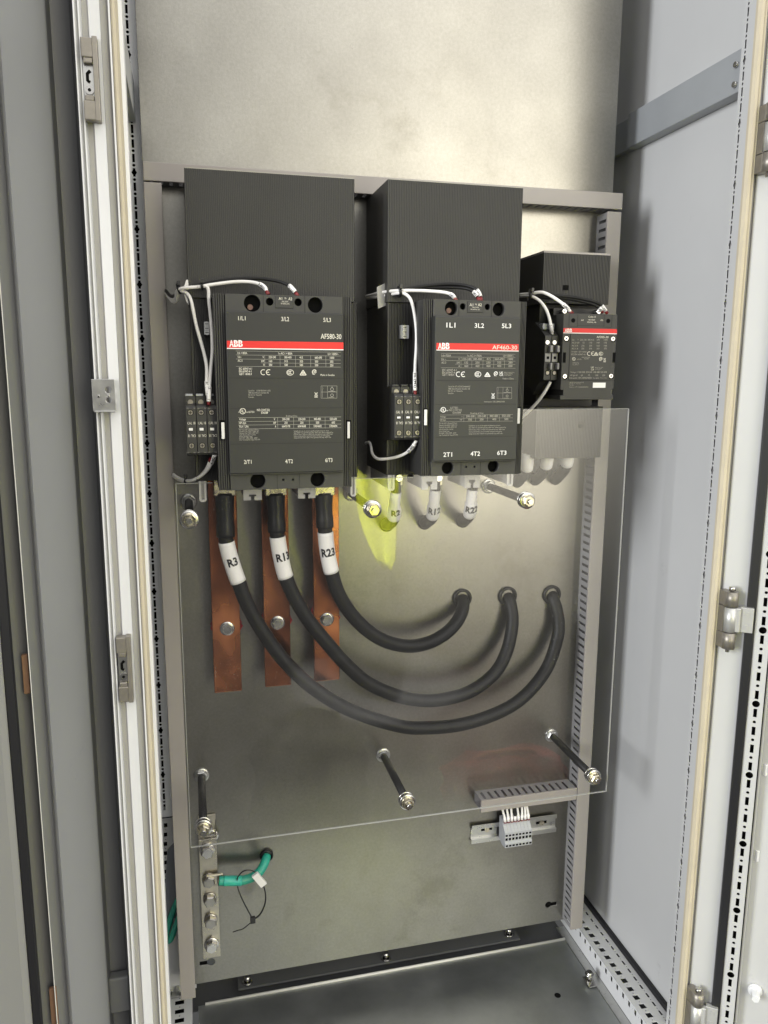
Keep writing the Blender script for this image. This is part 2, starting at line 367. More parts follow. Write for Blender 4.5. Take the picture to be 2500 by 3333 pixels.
# corner gusset below the post, punched, with a slate blue plate
H = []
for k in range(9):
    z = .318-k*.0225; u = -.0815-.0011*k
    H.append(rect(u-.0036, u+.0036, z-.0052, z+.0052)); H.append(circ(u, z-.0112, .0014, 8))
bm = sheet_mesh(rect(-.112, -.030, -.10, .334), H, .002, fXZ(.045)); gp = obj('gusset_plate', bm, 'grey', cab)
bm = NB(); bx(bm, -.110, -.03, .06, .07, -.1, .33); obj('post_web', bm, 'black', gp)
q0 = pt(545, 2757, .044); q1 = pt(531, 2985, .044)
bm = NB(); prism(bm, [(q1.x, q1.z), (q1.x+.004, q1.z-.004), (q1.x+.09, q1.z-.006), (q0.x+.075, q0.z+.014), (q0.x+.012, q0.z+.006), (q0.x, q0.z-.006)], .0447, .040)
obj('cover_plate', bm, mat('slate_blue_paint', (.17, .18, .20), .45), gp)

# floor rail on the left: square punched
H = []
zL = -.105
ys = .12
while ys > -.62:
    H.append(rect(-.078, -.058, ys-.0065, ys+.0065)); H.append(circ(-.068, ys-.0129, .0022, 8)); ys -= .02585
bm = sheet_mesh(rect(-.094, -.041, -.64, .14), H, .002, lambda u, v, w: (u, v, zL-w)); lr = obj('floor_rail', bm, 'grey', cab)
bm = NB(); bx(bm, -.043, -.041, -.64, .14, zL-.055, zL-.0022); obj('rail_side', bm, 'grey', lr)
bm = NB(); bx(bm, -.0925, -.0435, -.64, .14, zL-.05, zL-.047); obj('rail_inside', bm, 'black', lr)
c = ptz(553, 3215, -.10)
bm = NB(); bx(bm, c.x-.014, c.x+.022, c.y-.03, c.y+.03, -.1045, -.0995, .001); bx(bm, c.x+.014, c.x+.022, c.y-.03, c.y+.03, -.0996, -.085, .001)
cl = obj('fixing_clamp', bm, 'zinc', lr)
for dy in (-.02, .02):
    bm = NB(); hexhead(bm, (c.x-.003, c.y+dy, -.0994), .0085, .008, Vector((0, 0, 1))); obj('screw', bm, 'steel', cl)

# floor rail on the right: two punched faces
yq = ptz(1750+850/4.74, 2800+1155/4.74, -.105).y
H = []; Hs = []
for k in range(-6, 26):
    y = yq-k*.02585
    H.append(rect(.9415, .9555, y-.007, y+.007)); H.append([(.9465, y-.0150), (.9505, y-.0130), (.9465, y-.0108)])
    H.append(rect(.9745, .9795, y-.0070, y+.0070)); H.append(circ(.977, y-.0129, .0018, 8))
    Hs.append(rect(y-.0045, y+.0045, -.126, -.112)); Hs.append(circ(y-.0129, -.119, .0022, 8))
bm = sheet_mesh(rect(.930, .990, -.62, .17), H, .002, lambda u, v, w: (u, v, -.105-w)); rr = obj('floor_rail', bm, 'grey', cab)
bm = sheet_mesh(rect(-.62, .17, -.157, -.1072), Hs, .002, lambda u, v, w: (.930+w, u, v)); obj('rail_side', bm, 'white', rr)
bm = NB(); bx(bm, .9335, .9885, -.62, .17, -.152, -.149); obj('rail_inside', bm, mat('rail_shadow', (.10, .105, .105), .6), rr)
bm = NB(); bx(bm, .9905, .9995, -.32, .2, -.130, -.092, .002); obj('wall_seal', bm, 'seal', cab)

# floor pan with a rear lip whose highlight is painted pale, cross rail and studs behind it
bm = NB(); bx(bm, -.028, .905, -.75, .052, -.160, -.155)
fp = obj('floor_pan', bm, 'tray', cab)
bm = NB(); tube(bm, [(-.012, .052, -.153), (.905, .050, -.153)], .0035, 10); obj('rear_lip', bm, 'edge', fp)
bm = NB(); bx(bm, .9052, .9285, -.75, .10, -.1605, -.157); bx(bm, .9052, .9075, -.75, .05, -.157, -.1535); obj('pan_flange', bm, 'zinc', fp)
c = ptz(1815, 3240, -.155); bm = NB(); cyl(bm, (c.x, c.y, -.156), (c.x, c.y, -.1545), .0075, 20); obj('drain_hole', bm, 'black', fp)
c = ptz(1920, 3195, -.152); bm = NB(); bx(bm, c.x-.011, c.x+.011, c.y-.018, c.y+.018, -.1534, -.150, .001); cyl(bm, (c.x, c.y+.004, -.15), (c.x, c.y+.004, -.128), .007, 12); cyl(bm, (c.x, c.y+.004, -.137), (c.x, c.y+.004, -.133), .0105, 12)
obj('clip_nut', bm, 'steel', fp)
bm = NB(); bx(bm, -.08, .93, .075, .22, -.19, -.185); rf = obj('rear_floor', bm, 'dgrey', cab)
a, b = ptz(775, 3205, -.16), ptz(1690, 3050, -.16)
bm = NB(); bx(bm, a.x, b.x, .088, .155, -.165, -.160); cr = obj('cable_entry_strip', bm, 'dgrey', cab)  # dark colour carries the shade of the gap
for px, py in ((805, 3185), (1256, 3108), (1657, 3030)):
    q = ptz(px, py, -.150); bm = NB(); cyl(bm, (q.x, q.y, -.16), (q.x, q.y, -.143), .0065, 12); ring(bm, (q.x, q.y, -.16), .0065, .0125, .003, Vector((0, 0, 1)))
    obj('stud', bm, 'steel', cr)

# ---- right front post, gasket, door
pitz = P0
yc = ptx(2438, 187, .97); P0 = yc.z
H = punch_column(-.3075, -.2, ZT-.02, .0050, .0150, .0027, .0050); P0 = pitz
bm = sheet_mesh(rect(-.3285, -.298, ZB, ZT), H, .002, lambda u, v, w: (.970+w, u, v)); fpost = obj('front_post', bm, 'grey', cab)
bm = NB(); bx(bm, .975, .9995, -.3285, -.298, ZB, ZT); obj('post_web', bm, 'ductin', fpost)
bm = NB(); prism(bm, [(.9695, -.3288), (.9695, -.334), (.973, -.3395), (.978, -.3405), (.981, -.338), (.985, -.3385), (.9875, -.335), (.9875, -.3288)], ZB, ZT, 'z')
obj('gasket', bm, 'gasket', fpost)

DP = Vector((.9958, -.3306, 0)); Dd = Vector((.8, -.6, 0)); Dn = Vector((-.6, -.8, 0))
def dw(s, n, z): return DP + Dd*s + Dn*n + Vector((0, 0, z))
def dbox(bm, s0, s1, n0, n1, z0, z1, bev=0):
    old = set(bm.verts); bx(bm, s0, s1, n0, n1, z0, z1, bev)
    for v in bm.verts:
        if v not in old: v.co = dw(v.co.x, v.co.y, v.co.z)
bm = NB(); dbox(bm, 0, .047, -.03, 0, ZB, ZT, .002); dbox(bm, .0472, .40, -.034, -.030, ZB, ZT); 
door = obj('cabinet_door', bm, 'grey', cab); door['label'] = 'open right door leaf seen from its inner side'
bm = NB(); dbox(bm, .046, .0628, -.028, .010, ZB, ZT, .002); obj('door_seal', bm, 'seal', door)
H = []; zc = .2188; k = -3
for i in range(-24, 120):
    z = zc + i*.01875
    if not ZB+.03 < z < ZT-.03: continue
    u = .0775
    if i % 8 == 0: H.append(circ(u, z, .0070, 20))
    elif i % 2 == 0: H.append(circ(u, z, .0031, 12))
    else: H.append(rect(u-.0033, u+.0033, z-.0088, z+.0088))
bm = sheet_mesh(rect(.0635, .0905, ZB, ZT), H, .0018, lambda u, v, w: dw(u, .004-w, v)); drail = obj('door_rail', bm, 'grey', door)
bm = NB(); dbox(bm, .064, .090, -.016, -.012, ZB, ZT); dbox(bm, .0905, .0925, -.02, .004, ZB, ZT); obj('rail_web', bm, 'black', drail)
bm = NB(); dbox(bm, .0926, .0975, -.0299, -.004, ZB, ZT, .0015); obj('rail_return', bm, 'grey', door)
# white screw standing on the door skin
q = dw(.128, -.03, .025); bm = NB(); cyl(bm, q, q+Dn*.006, .014, 20); cyl(bm, q+Dn*.006, q+Dn*.0085, .0125, 20); hexhead(bm, q+Dn*.0085, .0088, .022, Dn); obj('door_screw', bm, 'white', door)
for z in (.72, .52, .33):
    q = dw(.108, -.0299, z); bm = NB(); bx(bm, q.x-.003, q.x+.003, q.y-.003, q.y+.003, z-.012, z+.012, .001); obj('embossed_rib', bm, 'white', door)
def make_hinge(zc):
    ax = Vector((.9985, -.357, 0))
    bm = NB()
    for z0, z1 in ((zc+.026, zc+.055), (zc-.058, zc-.026)):
        cyl(bm, (ax.x, ax.y, z0), (ax.x, ax.y, z1), .0125, 20)
        bx(bm, ax.x-.0125, ax.x+.004, ax.y+.002, ax.y+.024, z0+.0005, z1-.0005, .001)
    bx(bm, ax.x-.0125, ax.x-.008, ax.y+.004, ax.y+.022, zc-.0255, zc+.0255)
    h = obj('hinge', bm, 'diecast', door)
    bm = NB(); cyl(bm, (ax.x, ax.y, zc-.024), (ax.x, ax.y, zc+.024), .0115, 20)
    e = ax+Dd*.010
    def lb(s0, s1, n0, n1, z0, z1, bev):
        old = set(bm.verts); bx(bm, s0, s1, n0, n1, z0, z1, bev)
        for v in bm.verts:
            if v not in old: v.co = ax + Dd*v.co.x + Dn*v.co.y + Vector((0, 0, v.co.z))
    lb(.004, .018, -.006, .006, zc-.024, zc+.024, .002); lb(.017, .041, -.014, -.002, zc-.0245, zc+.0245, .001)
    obj('hinge_leaf', bm, 'leaf', h)
    bm = NB(); cyl(bm, (ax.x, ax.y, zc-.066), (ax.x, ax.y, zc+.063), .004, 10); cyl(bm, (ax.x, ax.y, zc+.057), (ax.x, ax.y, zc+.064), .0062, 10); obj('hinge_pin', bm, 'steel', h)
    for dz in (.013, -.013):
        p = ax+Dd*.030+Dn*(-.0018)+Vector((0, 0, zc+dz)); bm = NB(); cyl(bm, p, p+Dn*.0012, .004, 14); obj('rivet', bm, 'leaf', h)
for zc in (pt(2362, 2016, -.357).z, pt(2498, 445, -.357).z, pt(2255, 3305, -.357).z): make_hinge(zc)

# ---- left front post: rolled profile with ribs, gasket, keepers
def PX(px, Y): return pt(px, 1666, Y).x
Yf = -.33
pr_ = [(329, .012), (333, -.003), (337, -.003), (340, .004), (345, .004), (347, -.002), (351, -.002), (355, .010), (373, .011), (377, .003), (411, -.001), (415, .006), (433, .010), (436, -.002), (441, -.002), (444, .010)]
poly = [(PX(px, Yf), Yf+d) for px, d in pr_]
poly = [(poly[0][0]-.001, -.275)] + poly + [(poly[-1][0]+.014, Yf+.013), (poly[-1][0]+.014, -.29)]
bm = NB(); strip(bm, poly, ZB, ZT); lp = obj('front_post', bm, 'white', cab)
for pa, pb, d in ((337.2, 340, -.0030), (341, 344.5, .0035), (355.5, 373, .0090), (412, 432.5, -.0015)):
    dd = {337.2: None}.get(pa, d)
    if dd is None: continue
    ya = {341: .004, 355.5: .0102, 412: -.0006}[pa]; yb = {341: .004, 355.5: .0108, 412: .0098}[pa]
    bm = NB(); strip(bm, [(PX(pa, Yf), Yf+ya-.0009), (PX(pb, Yf), Yf+yb-.0009)], ZB, ZT); obj('post_groove_shade', bm, 'groove_shade', lp)  # strips laid over the white post to paint its groove shade
g0, g1 = PX(441.5, Yf), PX(463, Yf)
bm = NB(); prism(bm, [(g0+.0006, Yf+.0125), (g0+.0006, Yf-.001), (g0+.003, Yf-.004), (g1-.003, Yf-.002), (g1, Yf+.004), (g1, Yf+.0125)], ZB, ZT, 'z'); obj('gasket', bm, 'gasket', lp)
# keepers
def keeper(za, zb, xa, xb, bright):
    y0 = Yf-.012
    bm = NB(); h = za-zb
    bx(bm, xa, xb, y0, Yf+.004, za-h*.24, za, .0015); bx(bm, xa, xb, y0, Yf+.004, zb, zb+h*.24, .0015); bx(bm, xb-(xb-xa)*.30, xb+.0005, y0-.0015, Yf+.006, zb-.001, za+.002, .001)
    bx(bm, xa+.002, xb-.007, y0+.001, Yf, za-h*.31, za-h*.23, .002); bx(bm, xa+.002, xb-.007, y0+.001, Yf, zb+h*.23, zb+h*.31, .002)
    k = obj('latch_keeper', bm, 'diecast', lp)
    bm = NB(); bx(bm, xa+.001, xb-.006, Yf-.004, Yf-.001, zb+h*.24, za-h*.24); obj('strike_plate', bm, 'zinc', k)
    zc = zb+h*.38; xc = (xa+xb-.005)/2
    bm = NB(); cyl(bm, (xc, Yf-.004, zc), (xc, Yf-.007, zc), .0062, 20); s = obj('screw', bm, 'steel', k)
    bm = NB(); cyl(bm, (xc, Yf-.0072, zc), (xc, Yf-.0076, zc), .0024, 6); 
    pr = [(xc+.002, zc+.026), (xc-.002, zc+.022), (xc-.002, zc+.013), (xc+.001, zc+.011)]
    tube(bm, [(x, Yf-.0045, z) for x, z in pr], .0022, 8); obj('slot', bm, 'black', k)
a = pt(264, 129, Yf); b = pt(331, 401, Yf); xa = pt(272, 265, Yf).x; xb = pt(324, 265, Yf).x
keeper(a.z, b.z, xa-.0005, xb, True)
a = pt(400, 2068, Yf); b = pt(405, 2277, Yf); keeper(a.z, b.z, pt(384, 2170, Yf).x, pt(430, 2170, Yf).x, False)
a = pt(300, 1234, Yf); b = pt(382, 1338, Yf); y0 = Yf-.011
br = sheet_mesh(rect(a.x, b.x-.001, b.z, a.z), [circ(b.x-.0105, a.z-.016, .0048, 18), circ(b.x-.0105, b.z+.017, .0042, 18)], .002, fXZ(y0))
bk = obj('mounting_bracket', br, 'zinc', lp, bevel=.0004)
bm = NB(); bx(bm, a.x+.003, b.x-.0012, y0-.010, y0-.0002, b.z-.001, b.z+.0012, .0005); bx(bm, a.x+.004, a.x+.007, y0+.0022, Yf+.012, b.z+.005, a.z-.004); obj('flange', bm, 'zinc', bk)
bm = NB()
for x_ in (a.x+.007, a.x+.021): bx(bm, x_, x_+.004, y0-.002, y0-.0002, (a.z+b.z)/2-.0035, (a.z+b.z)/2+.001, .0008)
obj('lance_tab', bm, 'steel', bk)

# ---- left door leaf, folded back beside the post
ld = thing('cabinet_door', 'grey steel door leaf folded back at the far left with a black rubber seal', 'door', (-.3, -.4, -.2))
def pp(px, Y): return (PX(px, Y), Y)
bm = NB(); strip(bm, [pp(253, -.300), (PX(253, -.300)+.0015, -.268), pp(322, -.262), (PX(329, Yf)-.0012, -.300)], ZB, ZT); obj('hinge_side_return', bm, 'dgrey', ld)  # shade of the recess painted in with the dark grey
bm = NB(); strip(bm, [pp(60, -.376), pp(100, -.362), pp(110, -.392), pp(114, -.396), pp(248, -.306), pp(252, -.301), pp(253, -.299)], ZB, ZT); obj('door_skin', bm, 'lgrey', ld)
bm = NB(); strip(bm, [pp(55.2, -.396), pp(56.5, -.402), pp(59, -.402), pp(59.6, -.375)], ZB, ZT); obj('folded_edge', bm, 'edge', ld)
bm = NB(); strip(bm, [pp(-25, -.385), pp(20, -.372), pp(55, -.360), pp(55.6, -.395)], ZB, ZT); obj('inner_panel', bm, mat('shaded_inner_paint', (.22, .22, .215), .5), ld)  # shade put into the panel colour
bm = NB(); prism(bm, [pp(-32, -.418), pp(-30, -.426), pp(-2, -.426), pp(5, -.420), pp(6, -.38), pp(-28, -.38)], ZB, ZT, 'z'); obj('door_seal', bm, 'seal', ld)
bm = NB(); strip(bm, [pp(-260, -.50), pp(-60, -.430), pp(-33, -.424), pp(-31, -.41)], ZB, ZT); obj('outer_panel', bm, mat('shaded_outer_paint', (.24, .24, .235), .5), ld)  # outer panel darkened in colour for shade too
# things seen in the gaps beside the leaf
for (xa, xb, yt, yb, l) in ((70, 100, 2130, 2255, 'small brown cardboard piece wedged behind the left door edge, upper one'), (160, 192, 3215, 3333, 'small brown cardboard piece wedged behind the left door edge, lower one')):
    a = pt(xa, yt, -.38); b = pt(xb, yb, -.38)
    bm = NB(); bx(bm, a.x, b.x, -.3835, -.377, b.z, a.z, .001); tag(obj('cardboard_piece', bm, 'brown'), l, 'cardboard')
a = pt(352, 3190, -.29); b = pt(425, 3290, -.29)
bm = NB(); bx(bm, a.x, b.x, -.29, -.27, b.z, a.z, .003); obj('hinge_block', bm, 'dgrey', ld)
# ================================================================ wiring ducts
def slots_mesh(L0, L1, d0, d1, f, pitch=.0174, w=.0066, m0=.009, m1=.039):
    H = []; t = L0+.012
    while t < L1-.008: H.append(rect(t-w/2, t+w/2, d0+m0, d0+m1)); t += pitch
    return sheet_mesh(rect(L0, L1, d0, d1), H, .0015, f)
def vduct(label, x0, x1, z0, z1):
    t = thing('wiring_duct', label, 'wiring duct', ((x0+x1)/2, 0, z0), 'slotted grey wiring ducts')
    bm = NB(); bx(bm, x0, x1, -.047, -.0415, z0, z1, .0012); obj('duct_cover', bm, 'duct', t)
    bm = slots_mesh(z0+.001, z1-.001, 0, .0413, lambda u, v, w: (x0+.0012+w, -v-.0002, u)); obj('slotted_side', bm, 'ductin', t)
    bm = slots_mesh(z0+.001, z1-.001, 0, .0413, lambda u, v, w: (x1-.0012-w, -v-.0002, u)); obj('slotted_side', bm, 'ductin', t)
    bm = NB(); bx(bm, x0+.003, x1-.003, -.003, -.0005, z0+.001, z1-.001); obj('duct_base', bm, 'ductin', t); return t
def hduct(label, x0, x1, z0, z1, pitch=.0174):
    t = thing('wiring_duct', label, 'wiring duct', (x0, 0, z0), 'slotted grey wiring ducts')
    bm = NB(); bx(bm, x0, x1, -.047, -.0415, z0, z1, .0012); obj('duct_cover', bm, 'duct', t)
    bm = slots_mesh(x0+.001, x1-.001, 0, .0413, lambda u, v, w: (u, -v-.0002, z0+.0012+w), pitch); obj('slotted_side', bm, 'ductin', t)
    bm = slots_mesh(x0+.001, x1-.001, 0, .0413, lambda u, v, w: (u, -v-.0002, z1-.0012-w), pitch); obj('slotted_side', bm, 'ductin', t)
    bm = NB(); bx(bm, x0+.001, x1-.001, -.003, -.0005, z0+.003, z1-.003); obj('duct_base', bm, 'ductin', t); return t
vduct('tall grey wiring duct along the left edge of the mounting plate', -.0625, -.0312, -.046, 1.6395)
vduct('tall grey wiring duct with open slots along the right edge of the mounting plate', .8665, .8985, -.046, 1.6370)
vduct('grey wiring duct behind the gap between the largest and the middle contactor', .295, .3255, 1.075, 1.6395)
hduct('horizontal grey wiring duct across the top of the device area', -.0622, .8995, 1.6420, 1.6745)
a = pt(1567, 2607, -.047); b = pt(1566, 2646, -.047)
hduct('short grey wiring duct above the terminal blocks at lower right', a.x, .8650, b.z, a.z)

# ================================================================ contactors
def comb(x0, x1, y, n, d):
    """zigzag of square ridges along a front face at y (ridges stand out, grooves go back by d)"""
    P = []; p = (x1-x0)/n
    for i in range(n):
        a = x0+i*p; P += [(a+p*.04, y), (a+p*.56, y), (a+p*.64, y+d), (a+p*.96, y+d)]
    return P
def ribbed(bm, x0, x1, yf, yb, z0, z1, n, d=.0012):
    prism(bm, [(x0, yb), (x0, yf)] + comb(x0, x1, yf, n, d) + [(x1, yf), (x1, yb)], z0, z1, 'z')
def icon_ce(F, z, cx, cy, r, k='print'):
    F.arc(z, cx-r*.95, cy, r, r, 60, 300, r*.28, k); F.arc(z, cx+r*1.15, cy, r, r, 60, 300, r*.28, k); F.bar(z, cx+r*.3, cx+r*1.2, cy-r*.13, cy+r*.13, k, .0007)
def icon_ccc(F, z, cx, cy, rx, ry, k='print'):
    F.arc(z, cx, cy, rx, ry, 0, 360, rx*.16, k, 28)
    for j in (-.42, -.02, .38): F.arc(z, cx+rx*j, cy, rx*.30, ry*.55, 70, 290, rx*.16, k, 10)
def icon_tri(F, z, cx, cy, w, h, k='print'):
    F.loop(z, [(cx-w, cy+h), (cx+w, cy+h), (cx, cy-h)], w*.26, k); F.arc(z, cx, cy+h*.3, w*.36, w*.36, -60, 250, w*.2, k, 12)
    F.loop(z, [(cx-w*.15, cy+h*.25), (cx, cy+h*.5), (cx+w*.4, cy-h*.1)], w*.15, k, False, .0008)
def icon_blob(F, z, cx, cy, r, k='print'):
    F.arc(z, cx, cy, r*.9, r, 30, 250, r*.36, k, 14); F.arc(z, cx+r*.25, cy, r*.5, r*.42, 0, 360, r*.28, k, 14)
    F.bar(z, cx-r*.75, cx-r*.35, cy+r*.75, cy+r*1.15, k, .0007); F.bar(z, cx-.1*r, cx+r*.2, cy+r*.8, cy+r*1.15, k, .0007)
def icon_ul(F, z, cx, cy, r, k='print'):
    F.arc(z, cx, cy, r, r, 0, 360, r*.24, k, 24); F.text(z, cx-r*.58, cx+r*.05, cy+r*.25, r*.75, 'U', k, .02); F.text(z, cx+r*.02, cx+r*.5, cy+r*.6, r*.75, 'L', k, .02)
def icon_bin(F, z, cx, cy, w, h, k='print'):
    F.loop(z, [(cx-w*.6, cy-h*.6), (cx+w*.6, cy-h*.6), (cx+w*.4, cy+h), (cx-w*.4, cy+h)], w*.2, k)
    F.loop(z, [(cx-w, cy-h), (cx+w, cy+h)], w*.2, k, False, .0008); F.loop(z, [(cx+w, cy-h), (cx-w, cy+h)], w*.2, k, False, .0009); F.bar(z, cx-w, cx+w, cy+h*1.35, cy+h*1.75, k)
def icon_wiring(F, z, x0, x1, y0, y1, k='printdim'):
    F.loop(z, [(x0, y0), (x1, y0), (x1, y1), (x0, y1)], 3, k); xm = x0+(x1-x0)*.4; ym = (y0+y1)/2
    F.bar(z, xm-1.5, xm+1.5, y0, y1, k, .0007); F.bar(z, x0, x1, ym-1.5, ym+1.5, k, .0008); xc = x0+(x1-x0)*.69
    F.arc(z, xc, y0+(y1-y0)*.27, 17, 19, 0, 360, 5, k, 16); F.arc(z, xc, y0+(y1-y0)*.76, 17, 17, 0, 360, 5, k, 16)
    F.bar(z, xc-3, xc+3, y0+6, y0+(y1-y0)*.15, k, .0007); F.bar(z, xm+10, x1-18, ym-10, ym-5, k, .0009); F.bar(z, xm+10, xc+25, y1-12, y1-8, k, .0009)
    F.loop(z, [(x0+18, y0+8), (x0+22, y0+35), (x0+16, y0+50), (x0+16, y1-8)], 2.5, k, False)
def logo(F, z, x0, x1, y, h, k='printw'):
    w = (x1-x0)/3
    for i, c in enumerate('ABB'): F.text(z, x0+i*w+(1 if i else 0), x0+(i+1)*w-w*.03, y, h, c, k, .035)
    F.bar(z, x0-1, x1+1, y-h*.53, y-h*.47, 'red', .0009)
    for i in range(3): F.bar(z, x0+(i+.46)*w, x0+(i+.50)*w, y-h, y, 'red', .0010)

def big_contactor(name, label, c):
    """c: survey of one large contactor"""
    Yb, Yc, Yk, Ys = c['Yb'], c['Yc'], -.170, -.176
    xm, ym = c['mid']; t0 = pt(xm, ym, 0)
    t = thing('contactor', label, 'contactor', (t0.x, 0, t0.z))
    Z0 = c['Z0']; G = lambda x, y, Y: pt(Z0[0]+x/Z0[2], Z0[1]+y/Z0[2], Y)
    xL, xl, xr, xR = [pt(v, ym, Yb).x for v in c['bx']]; zT = pt(xm, c['zt'], Yb).z; zB = pt(xm, c['zb'], Yb).z
    cL, cR = pt(c['cx'][0], ym, Yc).x, pt(c['cx'][1], ym, Yc).x; cT = pt(xm, c['ct'], Yc).z; cB = pt(xm, c['cb'], Yc).z
    kL = pt(c['kx'][0], ym, Yk).x; kR = pt(c['kx'][1], ym, Yk).x; kT = pt(c['kx'][0], c['kz'][0], Yk).z; kB = pt(c['kx'][0], c['kz'][1], Yk).z
    nb = c['nb']
    # base block carrying the body, ribbed on its flanks
    bm = NB(); n1 = max(3, int((xL-kL+.02)/.0031)); n2 = max(3, int((kR-xR+.004)/.0031))
    prism(bm, [(kL, -.002), (kL, Yk)] + comb(kL+.002, xL+.018, Yk, n1, .0030) + [(xL+.02, Yk+.004), (xR-.006, Yk+.004)] + comb(xR-.005, kR, Yk, n2, .0030) + [(kR, Yk), (kR, -.002)], kB, kT, 'z')
    obj('base_block', bm, 'plastd', t)
    bm = NB(); yq = Yb+.013
    prism(bm, [(xL, Yk+.0035), (xL, Yb+.006)] + comb(xL, xl-.0005, Yb+.003, 5, .0035) + [(xl, yq), (xr, yq)] + comb(xr+.0005, xR, Yb+.001, 5, .0035) + [(xR, Yk+.0035)], zB, zT, 'z')
    body = obj('body', bm, 'plastd', t)
    # screw access holes in the covers above and below the front
    for zz, hs, sq, seams, nm in ((('t'), c['th'], [], c['ts'], 0), (('b'), c['bh'], c['bq'], c['bs'], 1)):
        za, zb_ = (cT-.012, zT) if zz == 't' else (zB, cB+.012)
        H = []; rec = []
        for x, y, r in hs:
            q = G(x, y, Yb); rr = r/Z0[2]/FPX*(Yb-CAM.y)*1.02; H.append(circ(q.x, q.z, rr, 28)); b_ = NB(); cyl(b_, (q.x, yq-.0006, q.z), (q.x, yq-.0001, q.z), rr*1.12, 24); rec.append(b_)
        for x, y in sq:
            q = G(x, y, Yb); H.append(rect(q.x-.002, q.x+.002, q.z-.002, q.z+.002)); b_ = NB(); bx(b_, q.x-.003, q.x+.003, yq-.0006, yq-.0001, q.z-.003, q.z+.003); rec.append(b_)
        H = [h for h in H if all(za < v < zb_ for _, v in h)]
        tc_ = obj('terminal_cover', sheet_mesh(rect(xl, xr, za, zb_), H, .012, fXZ(Yb)), 'plast', t)
        for b_ in rec: obj('hole_bottom', b_, 'black', tc_)
        for x in seams:
            q = G(x, 0 if zz == 't' else 1750, Yb); q = pt(Z0[0]+x/Z0[2], c['zt']+20 if zz == 't' else c['zb']-20, Yb)
            bm = NB(); bx(bm, q.x-.0005, q.x+.0005, Yb-.0003, Yb+.001, za, zb_); obj('seam', bm, 'line', tc_)
    x, y, r = c['th'][0]; q = G(x-14, y+30, Yb); bm = NB(); cyl(bm, (q.x, yq-.0007, q.z), (q.x, yq-.004, q.z), .0046, 18); obj('terminal_screw', bm, mat('dull_copper', (.16, .09, .075), .5, .3), body)
    # coil terminal plate
    a, b = G(*c['coil'][:2], Yb), G(*c['coil'][2:], Yb)
    bm = NB(); bx(bm, a.x-.0006, b.x+.0006, Yb-.0004, Yb+.001, b.z-.0006, a.z+.0006); cp = obj('coil_plate_rim', bm, 'line', t)
    bm = NB(); bx(bm, a.x, b.x, Yb-.0012, Yb+.001, b.z, a.z, .0004); cq = obj('coil_plate', bm, 'plastd', t)
    F = Face(Yb-.0012); c['coiltext'](F); F.done(cq, {})
    # front cover
    bm = NB(); bx(bm, cL, cR, Yc, yq-.002, cB, cT, .0016); cap = obj('front_cover', bm, c.get('capm', 'cap'), t)
    bm = NB(); bx(bm, cL-.0006, cR-.0004, Yc+.003, Yb-.001, cB-.0025, cB+.004, .001); obj('cover_lip', bm, 'plast', cap)
    F = Face(Yc); c['print'](F); F.done(cap, {'red': 'red_stripe', 'line': 'moulded_seam'})
    # position indicators
    for (x0, y0, x1, y1), (u0, v0, u1, v1), Y in c['ind']:
        a, b = G(x0, y0, Y), G(x1, y1, Y); bm = NB(); bx(bm, a.x, b.x, Y-.0008, Y+.004, b.z, a.z); iw = obj('indicator_window', bm, 'black', t)
        a, b = G(u0, v0, Y), G(u1, v1, Y); bm = NB(); bx(bm, a.x, b.x, Y-.0030, Y-.0009, b.z, a.z, .0008); obj('indicator_flag', bm, 'whitep', iw)
    # ribbed terminal shroud above
    s0, s1 = pt(c['sh'][0], c['sh'][1], Ys), pt(c['sh'][2], c['sh'][3], Ys)
    bm = NB(); ribbed(bm, s0.x, s1.x, Ys, -.002, kT+.001, (s0.z+s1.z)/2, int((s1.x-s0.x)/.0031), .0010); sh = obj('terminal_shroud', bm, 'plast', t)
    bm = NB(); bx(bm, s0.x+.001, s1.x-.001, Ys+.0015, -.003, (s0.z+s1.z)/2+.0002, (s0.z+s1.z)/2+.0018); obj('shroud_rim', bm, 'printdim', sh)
    # phase barriers below with their slotted ends
    for kind, u0, v0, u1, v1 in c['bar']:
        a, b = pt(u0, v0, Ys), pt(u1, v1, Ys); w = b.x-a.x
        zt = kB+.001
        if kind == 'T':
            m = (a.x+b.x)/2; d = w*.14; e = w*.18; h = a.z-b.z
            out = [(a.x, zt), (a.x, b.z), (m-d*.7, b.z), (m-d*.7, b.z+h*.35), (m-e*1.1, b.z+h*.35), (m-e*1.1, b.z+h*.55), (m+e*1.1, b.z+h*.55), (m+e*1.1, b.z+h*.35), (m+d*.7, b.z+h*.35), (m+d*.7, b.z), (b.x, b.z), (b.x, zt)]
            hole = [circ(m, (zt+b.z+h)/2+.004, w*.27, 16)] if c['hole'] else []
            hole = [h_ for h_ in hole if all(v < zt-.001 for _, v in h_)]
        else:
            d = w*.30; out = [(a.x, zt), (a.x, b.z+.003), (a.x+.003, b.z), (b.x-.003, b.z), (b.x, b.z+.003), (b.x, zt), (b.x-d, zt), (b.x-d, b.z+d), (a.x+d, b.z+d), (a.x+d, zt)]; hole = []
        obj('phase_barrier', sheet_mesh(out, hole, .004, fXZ(Ys-.004)), 'pale', t)
        bm = NB()
        if kind == 'T': bx(bm, a.x+.002, a.x+.006, Ys, -.07, b.z+.001, zt); bx(bm, b.x-.006, b.x-.002, Ys, -.07, b.z+.001, zt)
        else: bx(bm, a.x+.001, b.x-.001, Ys, -.03, b.z+.004, zt-.0005)
        obj('barrier_wall', bm, 'pale' if c['hole'] else 'ductin', t)
    return t

